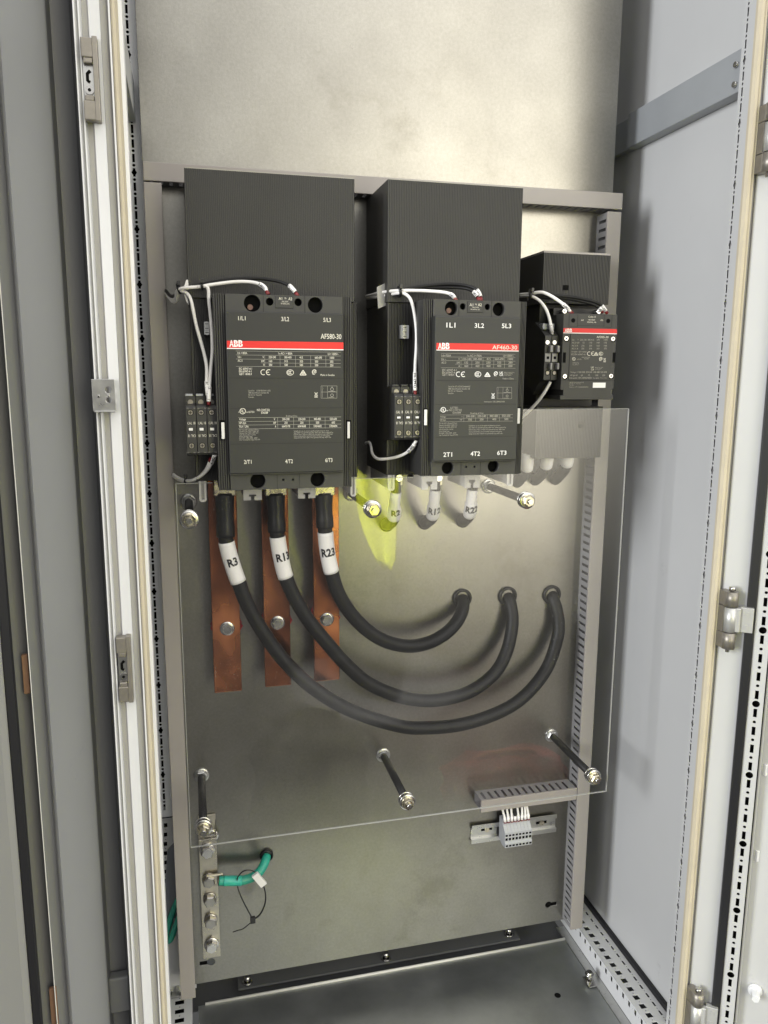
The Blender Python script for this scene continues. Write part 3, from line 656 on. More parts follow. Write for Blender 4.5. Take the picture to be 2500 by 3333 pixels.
def rows(F, z, R, h, k='print'):
    for r in R:
        x0, x1, y, s = r[:4]; F.text(z, x0, x1, y, r[4] if len(r) > 4 else h, s, k)
P1 = ['For use with a Design E Motor', 'General Use 750A, 1000V AC', 'General Use 750A, 600V DC', 'with three poles in series', 'Norm. Rating Comp.', 'FLA 775 , LRA 4590 , 600V', 'Use Terminal Kit Type ATK750']
P2 = ['Suitable for use on circuit capable of delivering not more', 'than 42kA rms symmetrical amp, 600V max, when protected by', '1200 A class L fuse, or 42kA rms symmetrical amp, 600V max', 'when protected by a circuit breaker having an interrupting', 'rating not less than 1200 A rms symmetrical amp, 600V max.']
Z1 = (700, 1000, 3.6867); Z2 = (700, 1300, 3.6867); Z3 = (1380, 960, 4.8794); Z4 = (1380, 1240, 4.8794); Z5 = (1800, 1000, 6.9125)
ZA = (580, 900, 2.592)
def print580(F):
    F.bar(Z1, 143, 1540, 412, 496, 'red', .0003); F.bar(Z1, 143, 1540, 497, 508, 'printw'); logo(F, Z1, 172, 335, 472, 68)
    rows(F, Z1, [(278, 366, 155, '1/L1', 44), (796, 888, 166, '3/L2', 46), (1300, 1390, 176, '5/L3', 44), (1268, 1516, 378, 'AF580-30', 54)], 40)
    for y, x0, x1 in ((532, 248, 1506), (579, 250, 1507), (627, 250, 1507), (672, 550, 1507), (714, 253, 1508)): F.bar(Z1, x0, x1, y-1.6, y+1.6, 'printdim')
    for x in (597, 780, 966, 1147, 1329): F.bar(Z1, x-1.5, x+1.5, 579, 714, 'printdim', .0007)
    rows(F, Z1, [(268, 386, 562, 'I th = 800A'), (760, 928, 567, 'I e AC-1 = 800A'), (1353, 1480, 574, 'Ui = 1000V~'), (273, 317, 608, 'Ue~'), (570, 587, 612, 'V'), (644, 730, 612, '220-240'), (832, 917, 614, '380-400'), (1014, 1054, 616, '415'), (1197, 1282, 617, '660-690'), (1378, 1430, 620, '1000'),
        (273, 328, 654, 'AC-3'), (556, 592, 658, 'kW'), (647, 686, 660, '160'), (832, 872, 660, '315'), (1016, 1055, 663, '355'), (1198, 1237, 664, '500'), (1378, 1418, 666, '355'),
        (578, 594, 702, 'A'), (646, 686, 704, '580'), (833, 873, 705, '580'), (1016, 1055, 706, '580'), (1198, 1238, 708, '500'), (1379, 1418, 710, '250'),
        (288, 443, 750, 'IEC 60947-4-1'), (288, 438, 782, 'EN 60947-4-1'), (290, 440, 814, 'GB/T 14048.4'), (1265, 1435, 824, 'Made in Sweden', 21)], 24)
    icon_ce(F, Z1, 610, 780, 31); icon_ccc(F, Z1, 901, 783, 41, 33); icon_tri(F, Z1, 1056, 784, 37, 29); icon_blob(F, Z1, 1192, 778, 27)
    for z, y, x0 in ((Z1, 851, 160), (Z1, 1209, 175), (Z2, 526, 188)): F.bar(z, x0, 1548, y-3, y+3, 'line')
    rows(F, Z1, [(400, 665, 1010, 'Serial No    1S1B01003244111025'), (400, 643, 1035, 'ABB Electrification Sweden AB'), (400, 560, 1061, 'SE-721 61 V\u00e4ster\u00e5s'), (402, 467, 1087, 'Sweden')], 17, 'printdim')
    icon_bin(F, Z1, 1212, 1043, 20, 22); icon_wiring(F, Z1, 1272, 1462, 944, 1091)
    icon_ul(F, Z1, 332, 1247, 33); rows(F, Z1, [(280, 294, 1265, 'c', 18), (373, 472, 1267, 'us LISTED', 20), (503, 655, 1246, 'IND.CONT.EQ'), (555, 635, 1278, 'E36588')], 24)
    F.text(Z2, 853, 985, 207, 16, 'Breaking all lines', 'printdim')
    for y in (215, 260, 302, 347): F.bar(Z2, 279, 1512, y-1.6, y+1.6, 'printdim')
    for x in (751, 943, 1132, 1320): F.bar(Z2, x-1.5, x+1.5, 215, 347, 'printdim', .0007)
    rows(F, Z2, [(290, 370, 252, 'Voltage'), (706, 722, 250, 'V'), (806, 892, 250, '200-208'), (998, 1083, 249, '220-240'), (1186, 1269, 248, '440-480'), (1377, 1460, 247, '550-600'), (290, 372, 296, 'HP-3ph'), (700, 732, 295, 'HP'), (832, 870, 293, '250'), (1021, 1060, 292, '250'), (1210, 1249, 291, '500'), (1400, 1438, 290, '600'),
        (293, 403, 339, 'FLA / LRA'), (718, 734, 338, 'A'), (803, 900, 336, '664/5178'), (993, 1090, 335, '604/4688'), (1183, 1278, 334, '590/4682'), (1373, 1465, 333, '578/4494')], 24)
    for i, (s, x1) in enumerate(zip(P1, (527, 527, 520, 488, 452, 510, 538))): F.text(Z2, 292, x1, 373+20*i, 15, s, 'printdim')
    for i, (s, x1) in enumerate(zip(P2, (1366, 1417, 1410, 1375, 1395))): F.text(Z2, 945, x1, 388+20*i, 15, s, 'printdim')
    rows(F, Z2, [(348, 438, 773, '2/T1'), (843, 933, 766, '4/T2'), (1323, 1408, 752, '6/T3')], 42)
def coil580(F): rows(F, ZA, [(848, 877, 197, 'A1', 21), (895, 912, 191, '70', 12), (930, 962, 200, 'A2', 21), (875, 928, 217, '100-250V', 11), (866, 940, 234, '50-60Hz, DC', 11)], 12)
big_contactor('contactor', 'largest charcoal three pole contactor at left with red stripe below its rating text', dict(
    Yb=-.25, Yc=-.262, mid=(925, 1280), Z0=ZA, bx=(704, 742, 1116, 1146), zt=961, zb=1591, cx=(741, 1119.5), ct=1016.5, cb=1539, kx=(629, 1163), kz=(971, 1567), nb=10,
    th=[(625, 225, 66), (1158, 240, 62), (773, 212, 31), (1013, 217, 31)], ts=(718, 1068), bh=[(673, 1725, 63), (1178, 1712, 62)], bq=[(888, 1716), (970, 1714)], bs=(836, 1023),
    coil=(820, 168, 967, 268), coiltext=coil580, print=print580, ind=[((350, 1212, 398, 1380), (363, 1230, 394, 1370), -.2475), ((1420, 1210, 1459, 1370), (1424, 1225, 1447, 1365), -.2495)],
    sh=(599, 551, 1153.5, 578), bar=[('T', 791.6, 1594, 852, 1626), ('T', 969, 1588, 1026, 1620), ('U', 647, 1568, 673, 1632), ('U', 1140, 1555, 1158, 1614.6)], hole=False, lite=True, capm='cap2'))

ZB_ = (1380, 960, 4.8794)
def print460(F):
    F.bar(Z3, 198, 1503, 772, 876, 'red', .0003); F.bar(Z3, 198, 1503, 877, 889, 'printw'); logo(F, Z3, 222, 408, 856, 84); F.text(Z3, 1083, 1478, 863, 58, 'AF460-30', 'print')
    rows(F, Z3, [(355, 497, 516, '1L1', 70), (803, 952, 520, '3L2', 64), (1235, 1383, 525, '5L3', 64)], 60, 'printw')
    for y, x0, x1 in ((935, 270, 1450), (990, 270, 1450), (1046, 270, 1450), (1102, 495, 1450), (1160, 270, 1450)): F.bar(Z3, x0, x1, y-1.6, y+1.6, 'printdim')
    for x in (587, 759, 935, 1107, 1278): F.bar(Z3, x-1.6, x+1.6, 990, 1160, 'printdim', .0007)
    rows(F, Z3, [(275, 428, 978, 'I th=700A'), (685, 914, 980, 'I e AC-1=700A'), (1255, 1425, 982, 'Ui=1000V~'), (275, 350, 1034, 'Ue ~'), (545, 567, 1034, 'V'), (607, 748, 1034, '220-240'), (780, 917, 1034, '380-400'), (993, 1055, 1034, '415'), (1125, 1264, 1034, '660-690'), (1330, 1412, 1034, '1000'),
        (275, 350, 1090, 'AC-3'), (520, 570, 1090, 'kW'), (642, 699, 1090, '132'), (815, 880, 1090, '250'), (988, 1055, 1090, '250'), (1162, 1225, 1090, '355'), (1340, 1405, 1090, '280'), (545, 570, 1145, 'A'), (638, 703, 1145, '460'), (815, 880, 1145, '460'), (988, 1055, 1145, '460'), (1160, 1225, 1145, '400'), (1338, 1402, 1145, '200'),
        (288, 517, 1209, 'IEC 60947-4-1'), (288, 517, 1248, 'EN 60947-4-1'), (288, 478, 1284, 'GB/T 14048.4'), (1248, 1422, 1341, 'Made in China', 24)], 30, 'printdim')
    icon_ce(F, Z3, 585, 1260, 38, 'printw'); icon_ccc(F, Z3, 855, 1260, 48, 42, 'printw'); icon_tri(F, Z3, 1006, 1262, 44, 32, 'printw'); icon_blob(F, Z3, 1142, 1252, 32, 'printw')
    rows(F, Z3, [(1197, 1255, 1251, 'UK', 30), (1197, 1255, 1286, 'CA', 30)], 30, 'printw'); rows(F, Z3, [(1265, 1432, 1237, 'ABB Ltd, Tower Court'), (1265, 1408, 1258, 'Coventry CV6 5NX,'), (1265, 1385, 1280, 'United Kingdom')], 14, 'printdim')
    for z, y, x0, x1 in ((Z3, 1357, 188, 1472), (Z4, 370, 182, 1465), (Z4, 885, 172, 1432)): F.bar(z, x0, x1, y-3, y+3, 'line')
    rows(F, Z3, [(385, 733, 1467, 'Serial Nr:2T11S20AC0446000Z'), (383, 728, 1502, 'ABB Electrification Sweden AB'), (382, 612, 1537, 'SE-721 61 V\u00e4ster\u00e5s'), (381, 468, 1572, 'Sweden')], 22, 'printdim')
    icon_bin(F, Z3, 1096, 1590, 26, 30, 'printw'); icon_wiring(F, Z3, 1158, 1392, 1466, 1648)
    F.text(Z4, 953, 1278, 340, 20, 'Instruction 1SFC380023-EN', 'printdim'); icon_ul(F, Z4, 306, 457, 38, 'printw')
    rows(F, Z4, [(248, 264, 478, 'c', 20), (350, 380, 478, 'us', 20)], 20, 'printw')
    rows(F, Z4, [(418, 538, 440, 'LISTED', 28), (394, 600, 478, 'IND.CONT.EQ', 28), (456, 584, 518, 'E36588', 28), (738, 943, 523, 'Breaking all lines', 22)], 28, 'printdim')
    for y in (536, 590, 642): F.bar(Z4, 255, 1410, y-1.6, y+1.6, 'printdim')
    for x in (632, 820, 1006, 1197): F.bar(Z4, x-1.6, x+1.6, 536, 642, 'printdim', .0007)
    rows(F, Z4, [(258, 345, 580, 'Voltage', 24), (596, 608, 578, 'V', 22), (665, 800, 577, '200-208'), (848, 984, 575, '220-240'), (1040, 1176, 572, '440-480'), (1235, 1370, 570, '550-600'), (256, 346, 633, 'HP-3ph', 24), (570, 606, 628, 'HP', 22), (702, 760, 630, '150'), (882, 943, 628, '200'), (1084, 1145, 625, '400'), (1276, 1337, 622, '500')], 30, 'printdim')
    for i, (s, x1) in enumerate(zip([p.replace('750A', '650A').replace('775', '650') for p in P1], (526, 526, 518, 462, 405, 512, 536))): F.text(Z4, 240, x1, 681+31.5*i, 18, s, 'printdim')
    for i, (s, x1) in enumerate(zip(P2, (1210, 1300, 1280, 1235, 1252))): F.text(Z4, 710, x1, 720+32*i, 18, s, 'printdim')
    rows(F, Z4, [(307, 445, 1203, '2T1', 62), (737, 888, 1190, '4T2', 62), (1160, 1307, 1175, '6T3', 60)], 60, 'printw')
def coil460(F): rows(F, ZB_, [(722, 780, 178, 'A1', 40), (805, 840, 165, '70', 24), (855, 915, 178, 'A2', 40), (765, 872, 206, '100-250V', 18), (740, 890, 238, '50-60Hz, DC', 18)], 18)
big_contactor('contactor', 'middle charcoal three pole contactor with model text inside its red stripe', dict(
    Yb=-.25, Yc=-.264, mid=(1555, 1260), Z0=ZB_, bx=(1377, 1407, 1685, 1707), zt=977.5, zb=1546, cx=(1413, 1689), ct=1031, cb=1499, kx=(1260.5, 1700), kz=(985, 1546.6), nb=8,
    th=[(435, 212, 108), (1190, 228, 106), (620, 183, 52), (1011, 190, 50)], ts=(556, 1075), bh=[(378, 2748, 104), (1102, 2722, 101)], bq=[(675, 2733), (806, 2730)], bs=(588, 895),
    coil=(696, 106, 932, 280), coiltext=coil460, print=print460, ind=[((-10, 1800, 50, 2075), (2, 1820, 44, 2070), -.2475), ((1475, 1778, 1530, 2045), (1466, 1800, 1513, 2043), -.2520)],
    sh=(1263.5, 588, 1703, 608), bar=[('U', 1261, 1540, 1283, 1596), ('T', 1371.5, 1545, 1421, 1592), ('T', 1511, 1540, 1559, 1586), ('U', 1648, 1540, 1667, 1581)], hole=True, lite=True))

# ---- the smallest contactor, at right
def small_contactor():
    Y = -.165; Ys = -.12; Z = Z5; G = lambda x, y, Y=Y: pt(Z[0]+x/Z[2], Z[1]+y/Z[2], Y)
    t0 = pt(1900, 1180, 0); t = thing('contactor', 'smallest charcoal contactor at right above the clear sheet, with four bright screws', 'contactor', (t0.x, 0, t0.z))
    xl, xr = pt(1829, 1160, Y).x, pt(2003, 1160, Y).x; zt = G(830, 150).z; zb = G(760, 2078).z
    nx = G(175, 1890); 
    bm = NB(); prism(bm, [(xl, zt), (xl, G(100, 1860).z), (xl+.006, G(100, 1860).z), (xl+.006, G(100, 1985).z), (xl, G(100, 1985).z), (xl, zb), (xr, zb), (xr, G(1360, 1965).z), (xr-.005, G(1360, 1965).z), (xr-.005, G(1360, 1850).z), (xr, G(1360, 1850).z), (xr, zt)], Y, -.085)
    obj('body', bm, 'plast', t, bevel=.0007)
    b0 = pt(1750, 1160, -.085).x
    bm = NB(); bx(bm, pt(1757, 1100, -.09).x, xr-.003, -.0845, -.002, pt(1800, 1335, -.09).z, pt(1800, 985, -.09).z); obj('base_block', bm, 'plastd', t)
    s0, s1 = pt(1771.7, 822, Ys), pt(1988, 830, Ys); l0 = pt(1980, 992, Ys)
    bm = NB(); ribbed(bm, s0.x, s1.x, Ys, -.002, l0.z, s0.z, 44, .0011); sh = obj('terminal_shroud', bm, 'plastd', t)
    bm = NB(); bx(bm, s0.x, s1.x, Ys+.0015, -.002, s0.z+.0002, s0.z+.004); obj('shroud_rim', bm, 'duct', sh)
    q = pt(1680+457/2.836, 780+443/2.836, Ys); bm = NB(); bx(bm, q.x-.0058, q.x+.0058, Ys-.0006, Ys+.002, q.z-.0048, q.z+.0048); obj('latch_opening', bm, 'black', sh)
    s0, s1 = pt(1747, 1334, Ys), pt(1962, 1334, Ys); l0 = pt(1850, 1491, Ys)
    bm = NB(); ribbed(bm, s0.x, s1.x, Ys, -.002, l0.z, s0.z+.006, 44, .0011); sh = obj('terminal_shroud', bm, 'plast', t)
    q = pt(1680+600/2.836, 780+1717/2.836, Ys); bm = NB(); bx(bm, q.x-.0055, q.x+.0055, Ys-.0006, Ys+.002, q.z-.0048, q.z+.0048); obj('latch_opening', bm, 'black', sh)
    bm = NB(); a = G(395, 605); b = G(1262, 1640); bx(bm, a.x-.0006, b.x+.0006, Y-.0003, Y+.002, b.z, a.z); obj('label_rim', bm, 'line', t)
    bm = NB(); bx(bm, a.x, b.x, Y-.0010, Y+.002, b.z, a.z, .0003); fp_ = obj('front_cover', bm, 'plast', t)
    F = Face(Y-.0010)
    F.text(Z, 978, 1245, 692, 42, 'AF205-30', 'print')
    rows(F, Z, [(425, 495, 750, 'Ue~'), (550, 572, 750, 'V'), (605, 752, 750, '220-240'), (775, 920, 750, '380-415'), (980, 1048, 750, '690'), (1140, 1225, 750, '1000'), (425, 592, 815, 'AC-3 kW'), (662, 705, 815, '55'), (810, 875, 815, '110'), (980, 1045, 815, '160'), (1145, 1208, 815, '132'), (422, 560, 882, 'AC-3 A'), (635, 703, 884, '205'), (810, 875, 884, '205'), (980, 1045, 884, '165'), (1143, 1208, 884, '100'),
        (418, 562, 948, 'AC-1 A'), (635, 697, 948, '350'), (808, 872, 948, '350'), (978, 1040, 948, '350'), (1142, 1205, 948, '275'), (412, 752, 1016, 'Ui=1000V~ GB/T 14048.4', 28), (410, 738, 1078, 'IEC/EN 60947-4-1'), (645, 825, 1140, 'IND.CONT.EQ', 24), (703, 795, 1172, 'E36588', 24), (545, 640, 1185, 'LISTED', 24),
        (388, 550, 1478, 'Voltage V', 32), (568, 712, 1478, '200-208'), (733, 878, 1478, '220-240'), (905, 1045, 1478, '440-480'), (1065, 1205, 1478, '550-600'), (385, 550, 1550, 'HP-3ph HP'), (625, 667, 1550, '60'), (785, 828, 1550, '75'), (950, 1010, 1550, '150'), (1105, 1168, 1550, '200'), (365, 870, 1608, 'Instruction 1SFC100002M0201'), (905, 1030, 1608, 'St. 34/01', 26), (1058, 1205, 1600, 'Made in China', 18)], 34, 'printdim')
    icon_ce(F, Z, 852, 1045, 42); icon_tri(F, Z, 967, 1045, 46, 36); icon_ccc(F, Z, 1075, 1045, 46, 40); icon_ul(F, Z, 467, 1163, 34); icon_blob(F, Z, 1075, 1165, 38); icon_bin(F, Z, 1158, 1175, 28, 34)
    rows(F, Z, [(850, 918, 1370, 'UK', 34), (850, 918, 1420, 'CA', 34)], 34); rows(F, Z, [(940, 1122, 1360, 'ABB Ltd, Tower Court'), (940, 1095, 1385, 'Coventry CV6 5NX'), (940, 1065, 1411, 'United Kingdom'), (440, 578, 1250, 'Breaking all lines'), (440, 585, 1278, 'FLA 192 LRA 990'), (440, 572, 1304, 'Max. 600V AC')], 16, 'printdim')
    F.done(fp_, {})
    F = Face(Y); F.bar(Z, 232, 1440, 480, 578, 'red', .0003); F.bar(Z, 232, 1438, 580, 596, 'printw'); logo(F, Z, 262, 428, 556, 66)
    rows(F, Z, [(365, 685, 1702, 'ABB Electrification Sweden AB', 18), (365, 625, 1730, 'SE-721 61 V\u00e4ster\u00e5s', 18), (365, 468, 1760, 'Sweden', 18), (362, 790, 1808, 'Serial no. 2T11S200824402005', 24)], 18, 'printdim')
    F.poly(Z, [(890, 1812), (1175, 1812), (1182, 1697), (897, 1697)], 'whitep')
    F.bar(Z, 160, 1390, 1645, 1652, 'line', .0003); icon_wiring(F, Z, 920, 1180, 1830, 2055, 'plastd')
    rows(F, Z, [(792, 960, 232, 'Code-13', 36), (790, 945, 298, '100-250V', 28), (765, 970, 350, '50/60Hz, 4A', 28), (628, 685, 308, 'A1', 34), (1065, 1122, 308, 'A2', 34)], 30)
    for x in (360, 552, 1150, 1322): F.bar(Z, x-4, x+4, 160, 440, 'line')
    F.bar(Z, 360, 545, 438, 445, 'line'); F.bar(Z, 552, 1150, 412, 419, 'line'); F.bar(Z, 1150, 1322, 447, 454, 'line')
    F.done(t, {'red': 'red_stripe', 'line': 'moulded_seam', 'whitep': 'blank_label', 'plastd': 'wiring_diagram'})
    for x, y in ((455, 297), (1242, 308)):
        q = G(x, y); bm = NB(); cyl(bm, (q.x, Y-.0006, q.z), (q.x, Y+.002, q.z), .0042, 20); obj('coil_terminal_hole', bm, 'black', t)
    for x0, x1, y0, y1 in ((228, 282, 1015, 1248), (1348, 1398, 1018, 1248)):
        a, b = G(x0, y0), G(x1, y1); bm = NB(); bx(bm, a.x, b.x, Y-.0005, Y+.002, b.z, a.z, .0002); obj('side_slot', bm, 'black', t)
    for x, y in ((293, 705), (1342, 712), (258, 1553), (1298, 1547)):
        q = G(x+12, y+10); bm = NB(); cyl(bm, (q.x, Y-.0004, q.z), (q.x, Y+.002, q.z), .0057, 20); obj('screw_well', bm, 'black', t)
        q = G(x, y); bm = NB(); cyl(bm, (q.x, Y-.0020, q.z), (q.x, Y-.0005, q.z), .0042, 20); s = obj('screw', bm, 'steel', t)
        bm = NB(); cyl(bm, (q.x, Y-.0023, q.z), (q.x, Y-.0021, q.z), .0019, 5); obj('socket', bm, 'black', s)
    for x, y in ((265, 88), (1035, 100)):
        q = G(x, y, -.13); bm = NB(); cyl(bm, (q.x, -.13, q.z), (q.x, -.10, q.z), .0042, 18); s = obj('terminal_screw', bm, 'steel', t)
        bm = NB(); cyl(bm, (q.x, -.1304, q.z), (q.x, -.1301, q.z), .0018, 5); obj('socket', bm, 'black', s)
    bm = NB(); bx(bm, xl+.004, xr-.004, -.112, -.086, zt-.01, zt+.014); obj('terminal_deck', bm, 'plastd', t)
    return t
small_contactor()

# ---- auxiliary contact blocks clipped to the contactor flanks
def dup(o, off, label=None):
    c = o.copy(); COL.objects.link(c); c.location = o.location + off
    if label: c['label'] = label
    for ch in list(o.children):
        d = ch.copy(); COL.objects.link(d); d.parent = c; d.matrix_parent_inverse = ch.matrix_parent_inverse
        for g in list(ch.children):
            e = g.copy(); COL.objects.link(e); e.parent = d; e.matrix_parent_inverse = g.matrix_parent_inverse
    return c
def aux(labels, grp, Z, x0, x1, yt, yb, ym, Yf, scr, win, tx, fl, tab, pitch, toff):
    G = lambda x, y, Y=Yf: pt(Z[0]+x/Z[2], Z[1]+y/Z[2], Y)
    xm = (x0+x1)/2; a = G(x0, (ym+yb)/2); b = G(x1, (ym+yb)/2); zt = G(xm, ym).z; zb = G(xm, yb).z; w = b.x-a.x
    zu = G(xm+toff, yt, Yf+.022).z
    t = thing('auxiliary_contact', labels[0], 'contact block', (a.x+w/2, Yf+.03, zb), grp)
    bm = NB(); prism(bm, [(Yf, zb+.004), (Yf+.004, zb), (Yf+.05, zb-.004), (-.155, zb-.008), (-.155, zu-.004), (Yf+.05, zu), (Yf+.022, zu), (Yf+.022, zt+.004), (Yf+.004, zt+.001), (Yf, zt-.003)], a.x+.0004, b.x-.0003, 'x')
    obj('body', bm, 'plastd', t, bevel=.0006)
    for x, y in scr:
        q = G(x, y); bm = NB(); cyl(bm, (q.x, Yf-.0005, q.z), (q.x, Yf+.002, q.z), .0053, 20); obj('screw_well', bm, 'black', t)
        bm = NB(); cyl(bm, (q.x, Yf-.0015, q.z), (q.x, Yf-.0006, q.z), .0042, 18); s = obj('screw', bm, 'diecast', t)
        bm = NB(); bx(bm, q.x-.0032, q.x+.0032, Yf-.0018, Yf-.0016, q.z-.0005, q.z+.0005); bx(bm, q.x-.0005, q.x+.0005, Yf-.00182, Yf-.00162, q.z-.0032, q.z+.0032); obj('cross_slot', bm, 'black', s)
    p, q = G(*win[:2]), G(*win[2:]); bm = NB(); bx(bm, p.x-.0006, q.x+.0006, Yf-.0002, Yf+.001, q.z-.0006, p.z+.0006); iw = obj('indicator_window', bm, 'black', t); bm = NB(); bx(bm, p.x, q.x, Yf-.0022, Yf-.0003, q.z, p.z, .0004); obj('indicator_flag', bm, 'whitep', iw)
    F = Face(Yf); F.text(Z, tx[0], tx[1], tx[2], tx[3], 'CAL 18', 'print'); F.text(Z, fl[0], fl[1], fl[2], fl[3], 'CAL 18', 'print', flip=True)
    mid = (x0+x1)/2
    for yy in (ym+22, yb-22):
        for dx in (-.44, .20): F.text(Z, mid+dx*(x1-x0), mid+(dx+.22)*(x1-x0), yy, 8, 'NC', 'printdim'); 
    F.loop(Z, [(x0+8, win[1]-95), (x0+8, win[1]-65), (x0+24, win[1]-55)], 2, 'line', False)
    F.done(t, {'line': 'moulded_seam'})
    zz = (zu+zt)/2; bm = NB(); cyl(bm, (a.x+w*.5, Yf+.0212, zz-.002), (a.x+w*.5, Yf+.0195, zz-.002), .0046, 18); obj('terminal_screw', bm, 'diecast', t)
    bm = NB(); bx(bm, a.x+w*.05, b.x-w*.25, Yf+.020, Yf+.034, zu+.0002, zu+.004, .0008); obj('release_tab', bm, tab, t)
    for k, l in enumerate(labels[1:]): dup(t, Vector((pitch*(k+1), 0, 0)), l)
ZW = (520, 880, 2.91); w_ = pt(520+103/2.91, 1400, -.225).x-pt(520, 1400, -.225).x
aux(['leftmost of three dark contact blocks beside the largest contactor', 'centre one of three dark contact blocks beside the largest contactor', 'right one of three contact blocks beside the largest contactor, white wires plugged in'], 'contact blocks beside the largest contactor',
    ZW, 250, 351, 1192, 1752, 1288, -.225, [(290, 1347), (302, 1662)], (275, 1493, 315, 1518), (262, 338, 1459, 22), (268, 342, 1580, 22), 'tb', w_, -5)
ZX = (1140, 880, 2.91); w_ = pt(1140+506/2.91, 1350, -.235).x-pt(1140+418/2.91, 1350, -.235).x
aux(['left one of three contact blocks beside the middle contactor, showing its black flank', 'centre one of three dark contact blocks beside the middle contactor', 'right one of three contact blocks beside the middle contactor, white wire plugged in'], 'contact blocks beside the middle contactor',
    ZX, 418, 506, 1102, 1605, 1178, -.235, [(463, 1245), (461, 1540)], (443, 1384, 475, 1403), (433, 498, 1354, 22), (434, 500, 1458, 22), 'plast', w_, -25)
def aux_small():
    Z = (1680, 780, 2.836); Yf = -.15; G = lambda x, y, Y=Yf: pt(Z[0]+x/Z[2], Z[1]+y/Z[2], Y)
    a = G(260, 1100); b = G(322, 1100); w = b.x-a.x; zt = G(290, 885).z; zb = G(290, 1295).z
    t = thing('auxiliary_contact', 'left one of two dark contact blocks beside the smallest contactor with angled black flank', 'contact block', (a.x+w/2, -.12, zb), 'contact blocks beside the smallest contactor')
    bm = NB(); prism(bm, [(Yf, zb), (Yf+.02, zb-.006), (-.10, zb-.03), (-.06, zb), (-.06, zt), (-.10, zt+.028), (Yf+.02, zt+.012), (Yf, zt)], a.x, b.x-.0004, 'x'); obj('body', bm, 'plastd', t, bevel=.0006)
    for y in (948, 1230):
        q = G(290, y); bm = NB(); cyl(bm, (q.x, Yf-.0005, q.z), (q.x, Yf+.002, q.z), .0052, 18); obj('screw_well', bm, 'black', t)
        bm = NB(); cyl(bm, (q.x-.0006, Yf-.0018, q.z), (q.x-.0006, Yf-.0006, q.z), .0036 if y > 1000 else .0042, 18); obj('screw', bm, 'diecast' if y > 1000 else 'zinc', t)
    for y0, y1 in ((978, 1040), (1138, 1200)):
        p, q = G(297, y0), G(328, y1); bm = NB(); bx(bm, p.x, b.x-.001, Yf-.010, Yf-.0003, q.z, p.z, .0012); obj('lever', bm, 'tb' if 0 else 'ductin', t)
    p, q = G(265, 1050), G(315, 1128); bm = NB(); bx(bm, p.x, q.x, Yf-.0015, Yf+.001, q.z, p.z, .0005); f_ = obj('indicator_frame', bm, 'ductin', t)
    p, q = G(280, 1078), G(300, 1102); bm = NB(); bx(bm, p.x, q.x, Yf-.0022, Yf-.0016, q.z, p.z); obj('indicator_window', bm, 'black', f_)
    bm = NB(); q = G(235, 870, -.11); bx(bm, a.x+.001, b.x-.003, -.135, -.118, zt+.0125, zt+.024, .001); obj('release_tab', bm, 'tb', t)
    dup(t, Vector((w+.0006, 0, 0)), 'right one of two contact blocks beside the smallest contactor, white wire plugged in')
aux_small()
# small grey test terminals on the ribbed bases
for Z, x0, x1, y0, y1, n, l in ((ZW, 418, 474, 486, 610, 3, 'small pale plug terminal on the ribbed flank of the largest contactor'), (ZX, 478, 556, 518, 648, 3, 'small pale plug terminal on the ribbed flank of the middle contactor')):
    a = pt(Z[0]+x0/Z[2], Z[1]+y0/Z[2], -.182); b = pt(Z[0]+x1/Z[2], Z[1]+y1/Z[2], -.182)
    t = thing('plug_terminal', l, 'terminal', ((a.x+b.x)/2, -.17, b.z)); bm = NB(); bx(bm, a.x, b.x, -.182, -.1705, b.z, a.z, .0008); obj('housing', bm, 'tb', t)
    for i in range(3):
        z = a.z-(a.z-b.z)*(i+.5)/3; bm = NB(); cyl(bm, ((a.x+b.x)/2, -.1823, z), ((a.x+b.x)/2, -.1812, z), .0042, 14); s = obj('screw', bm, 'zinc', t)
        bm = NB(); bx(bm, (a.x+b.x)/2-.003, (a.x+b.x)/2+.003, -.1828, -.1824, z-.0005, z+.0005); obj('slot', bm, 'black', s)
# ================================================================ clear cover sheet and its six standoffs
Ya = -.200
tl = pt(570, 1569, Ya); bl = pt(624.4, 2759, Ya); br_ = pt(1973, 2571, Ya); tr = pt(2043, 1330, Ya); nt_ = pt(1500, 1553, Ya)
zt = (tl.z+nt_.z)/2; zb = (bl.z+br_.z)/2; xl = (tl.x+bl.x)/2; xr = (br_.x+tr.x)/2; xn = pt(1690, 1450, Ya).x
def bnd(px0, px1, py): a = pt(px0, py, -.25); b = pt(px1, py, -.25); return a.x-.002, b.x+.002, a.z-.004
b1 = bnd(699, 1148, 1591); b2 = bnd(1374, 1706, 1546)
b1 = (b1[0], b1[1], min(b1[2], pt(925, 1591, -.25).z-.003)); b2 = (b2[0], min(b2[1], xn-.003), pt(1555, 1546, -.25).z-.003)
cont = [o for o in D.objects if o.name.startswith('contactor')]
out = [(xl, zb), (xr, zb), (xr, tr.z), (xn, tr.z), (xn, zt), (b2[1], zt), (b2[1], b2[2]), (b2[0], b2[2]), (b2[0], zt), (b1[1], zt), (b1[1], b1[2]), (b1[0], b1[2]), (b1[0], zt), (xl, zt)]
bm = sheet_mesh(out, [], .003, fXZ(Ya-.003))
sheet = tag(obj('clear_cover_sheet', bm, 'acrylic'), 'large clear acrylic cover sheet standing off the plate in front of the cables', 'cover sheet')
def estrip(pts, name='polished_edge'):
    for (xa, za), (xb, zb_) in zip(pts, pts[1:]):
        bm = NB(); d = .0005
        bx(bm, min(xa, xb)-(d if xa == xb else -.0002), max(xa, xb)+(d if xa == xb else -.0002), Ya-.0033, Ya+.0003, min(za, zb_)-(d if za == zb_ else -.0002), max(za, zb_)+(d if za == zb_ else -.0002)); obj(name, bm, M_edge, sheet)
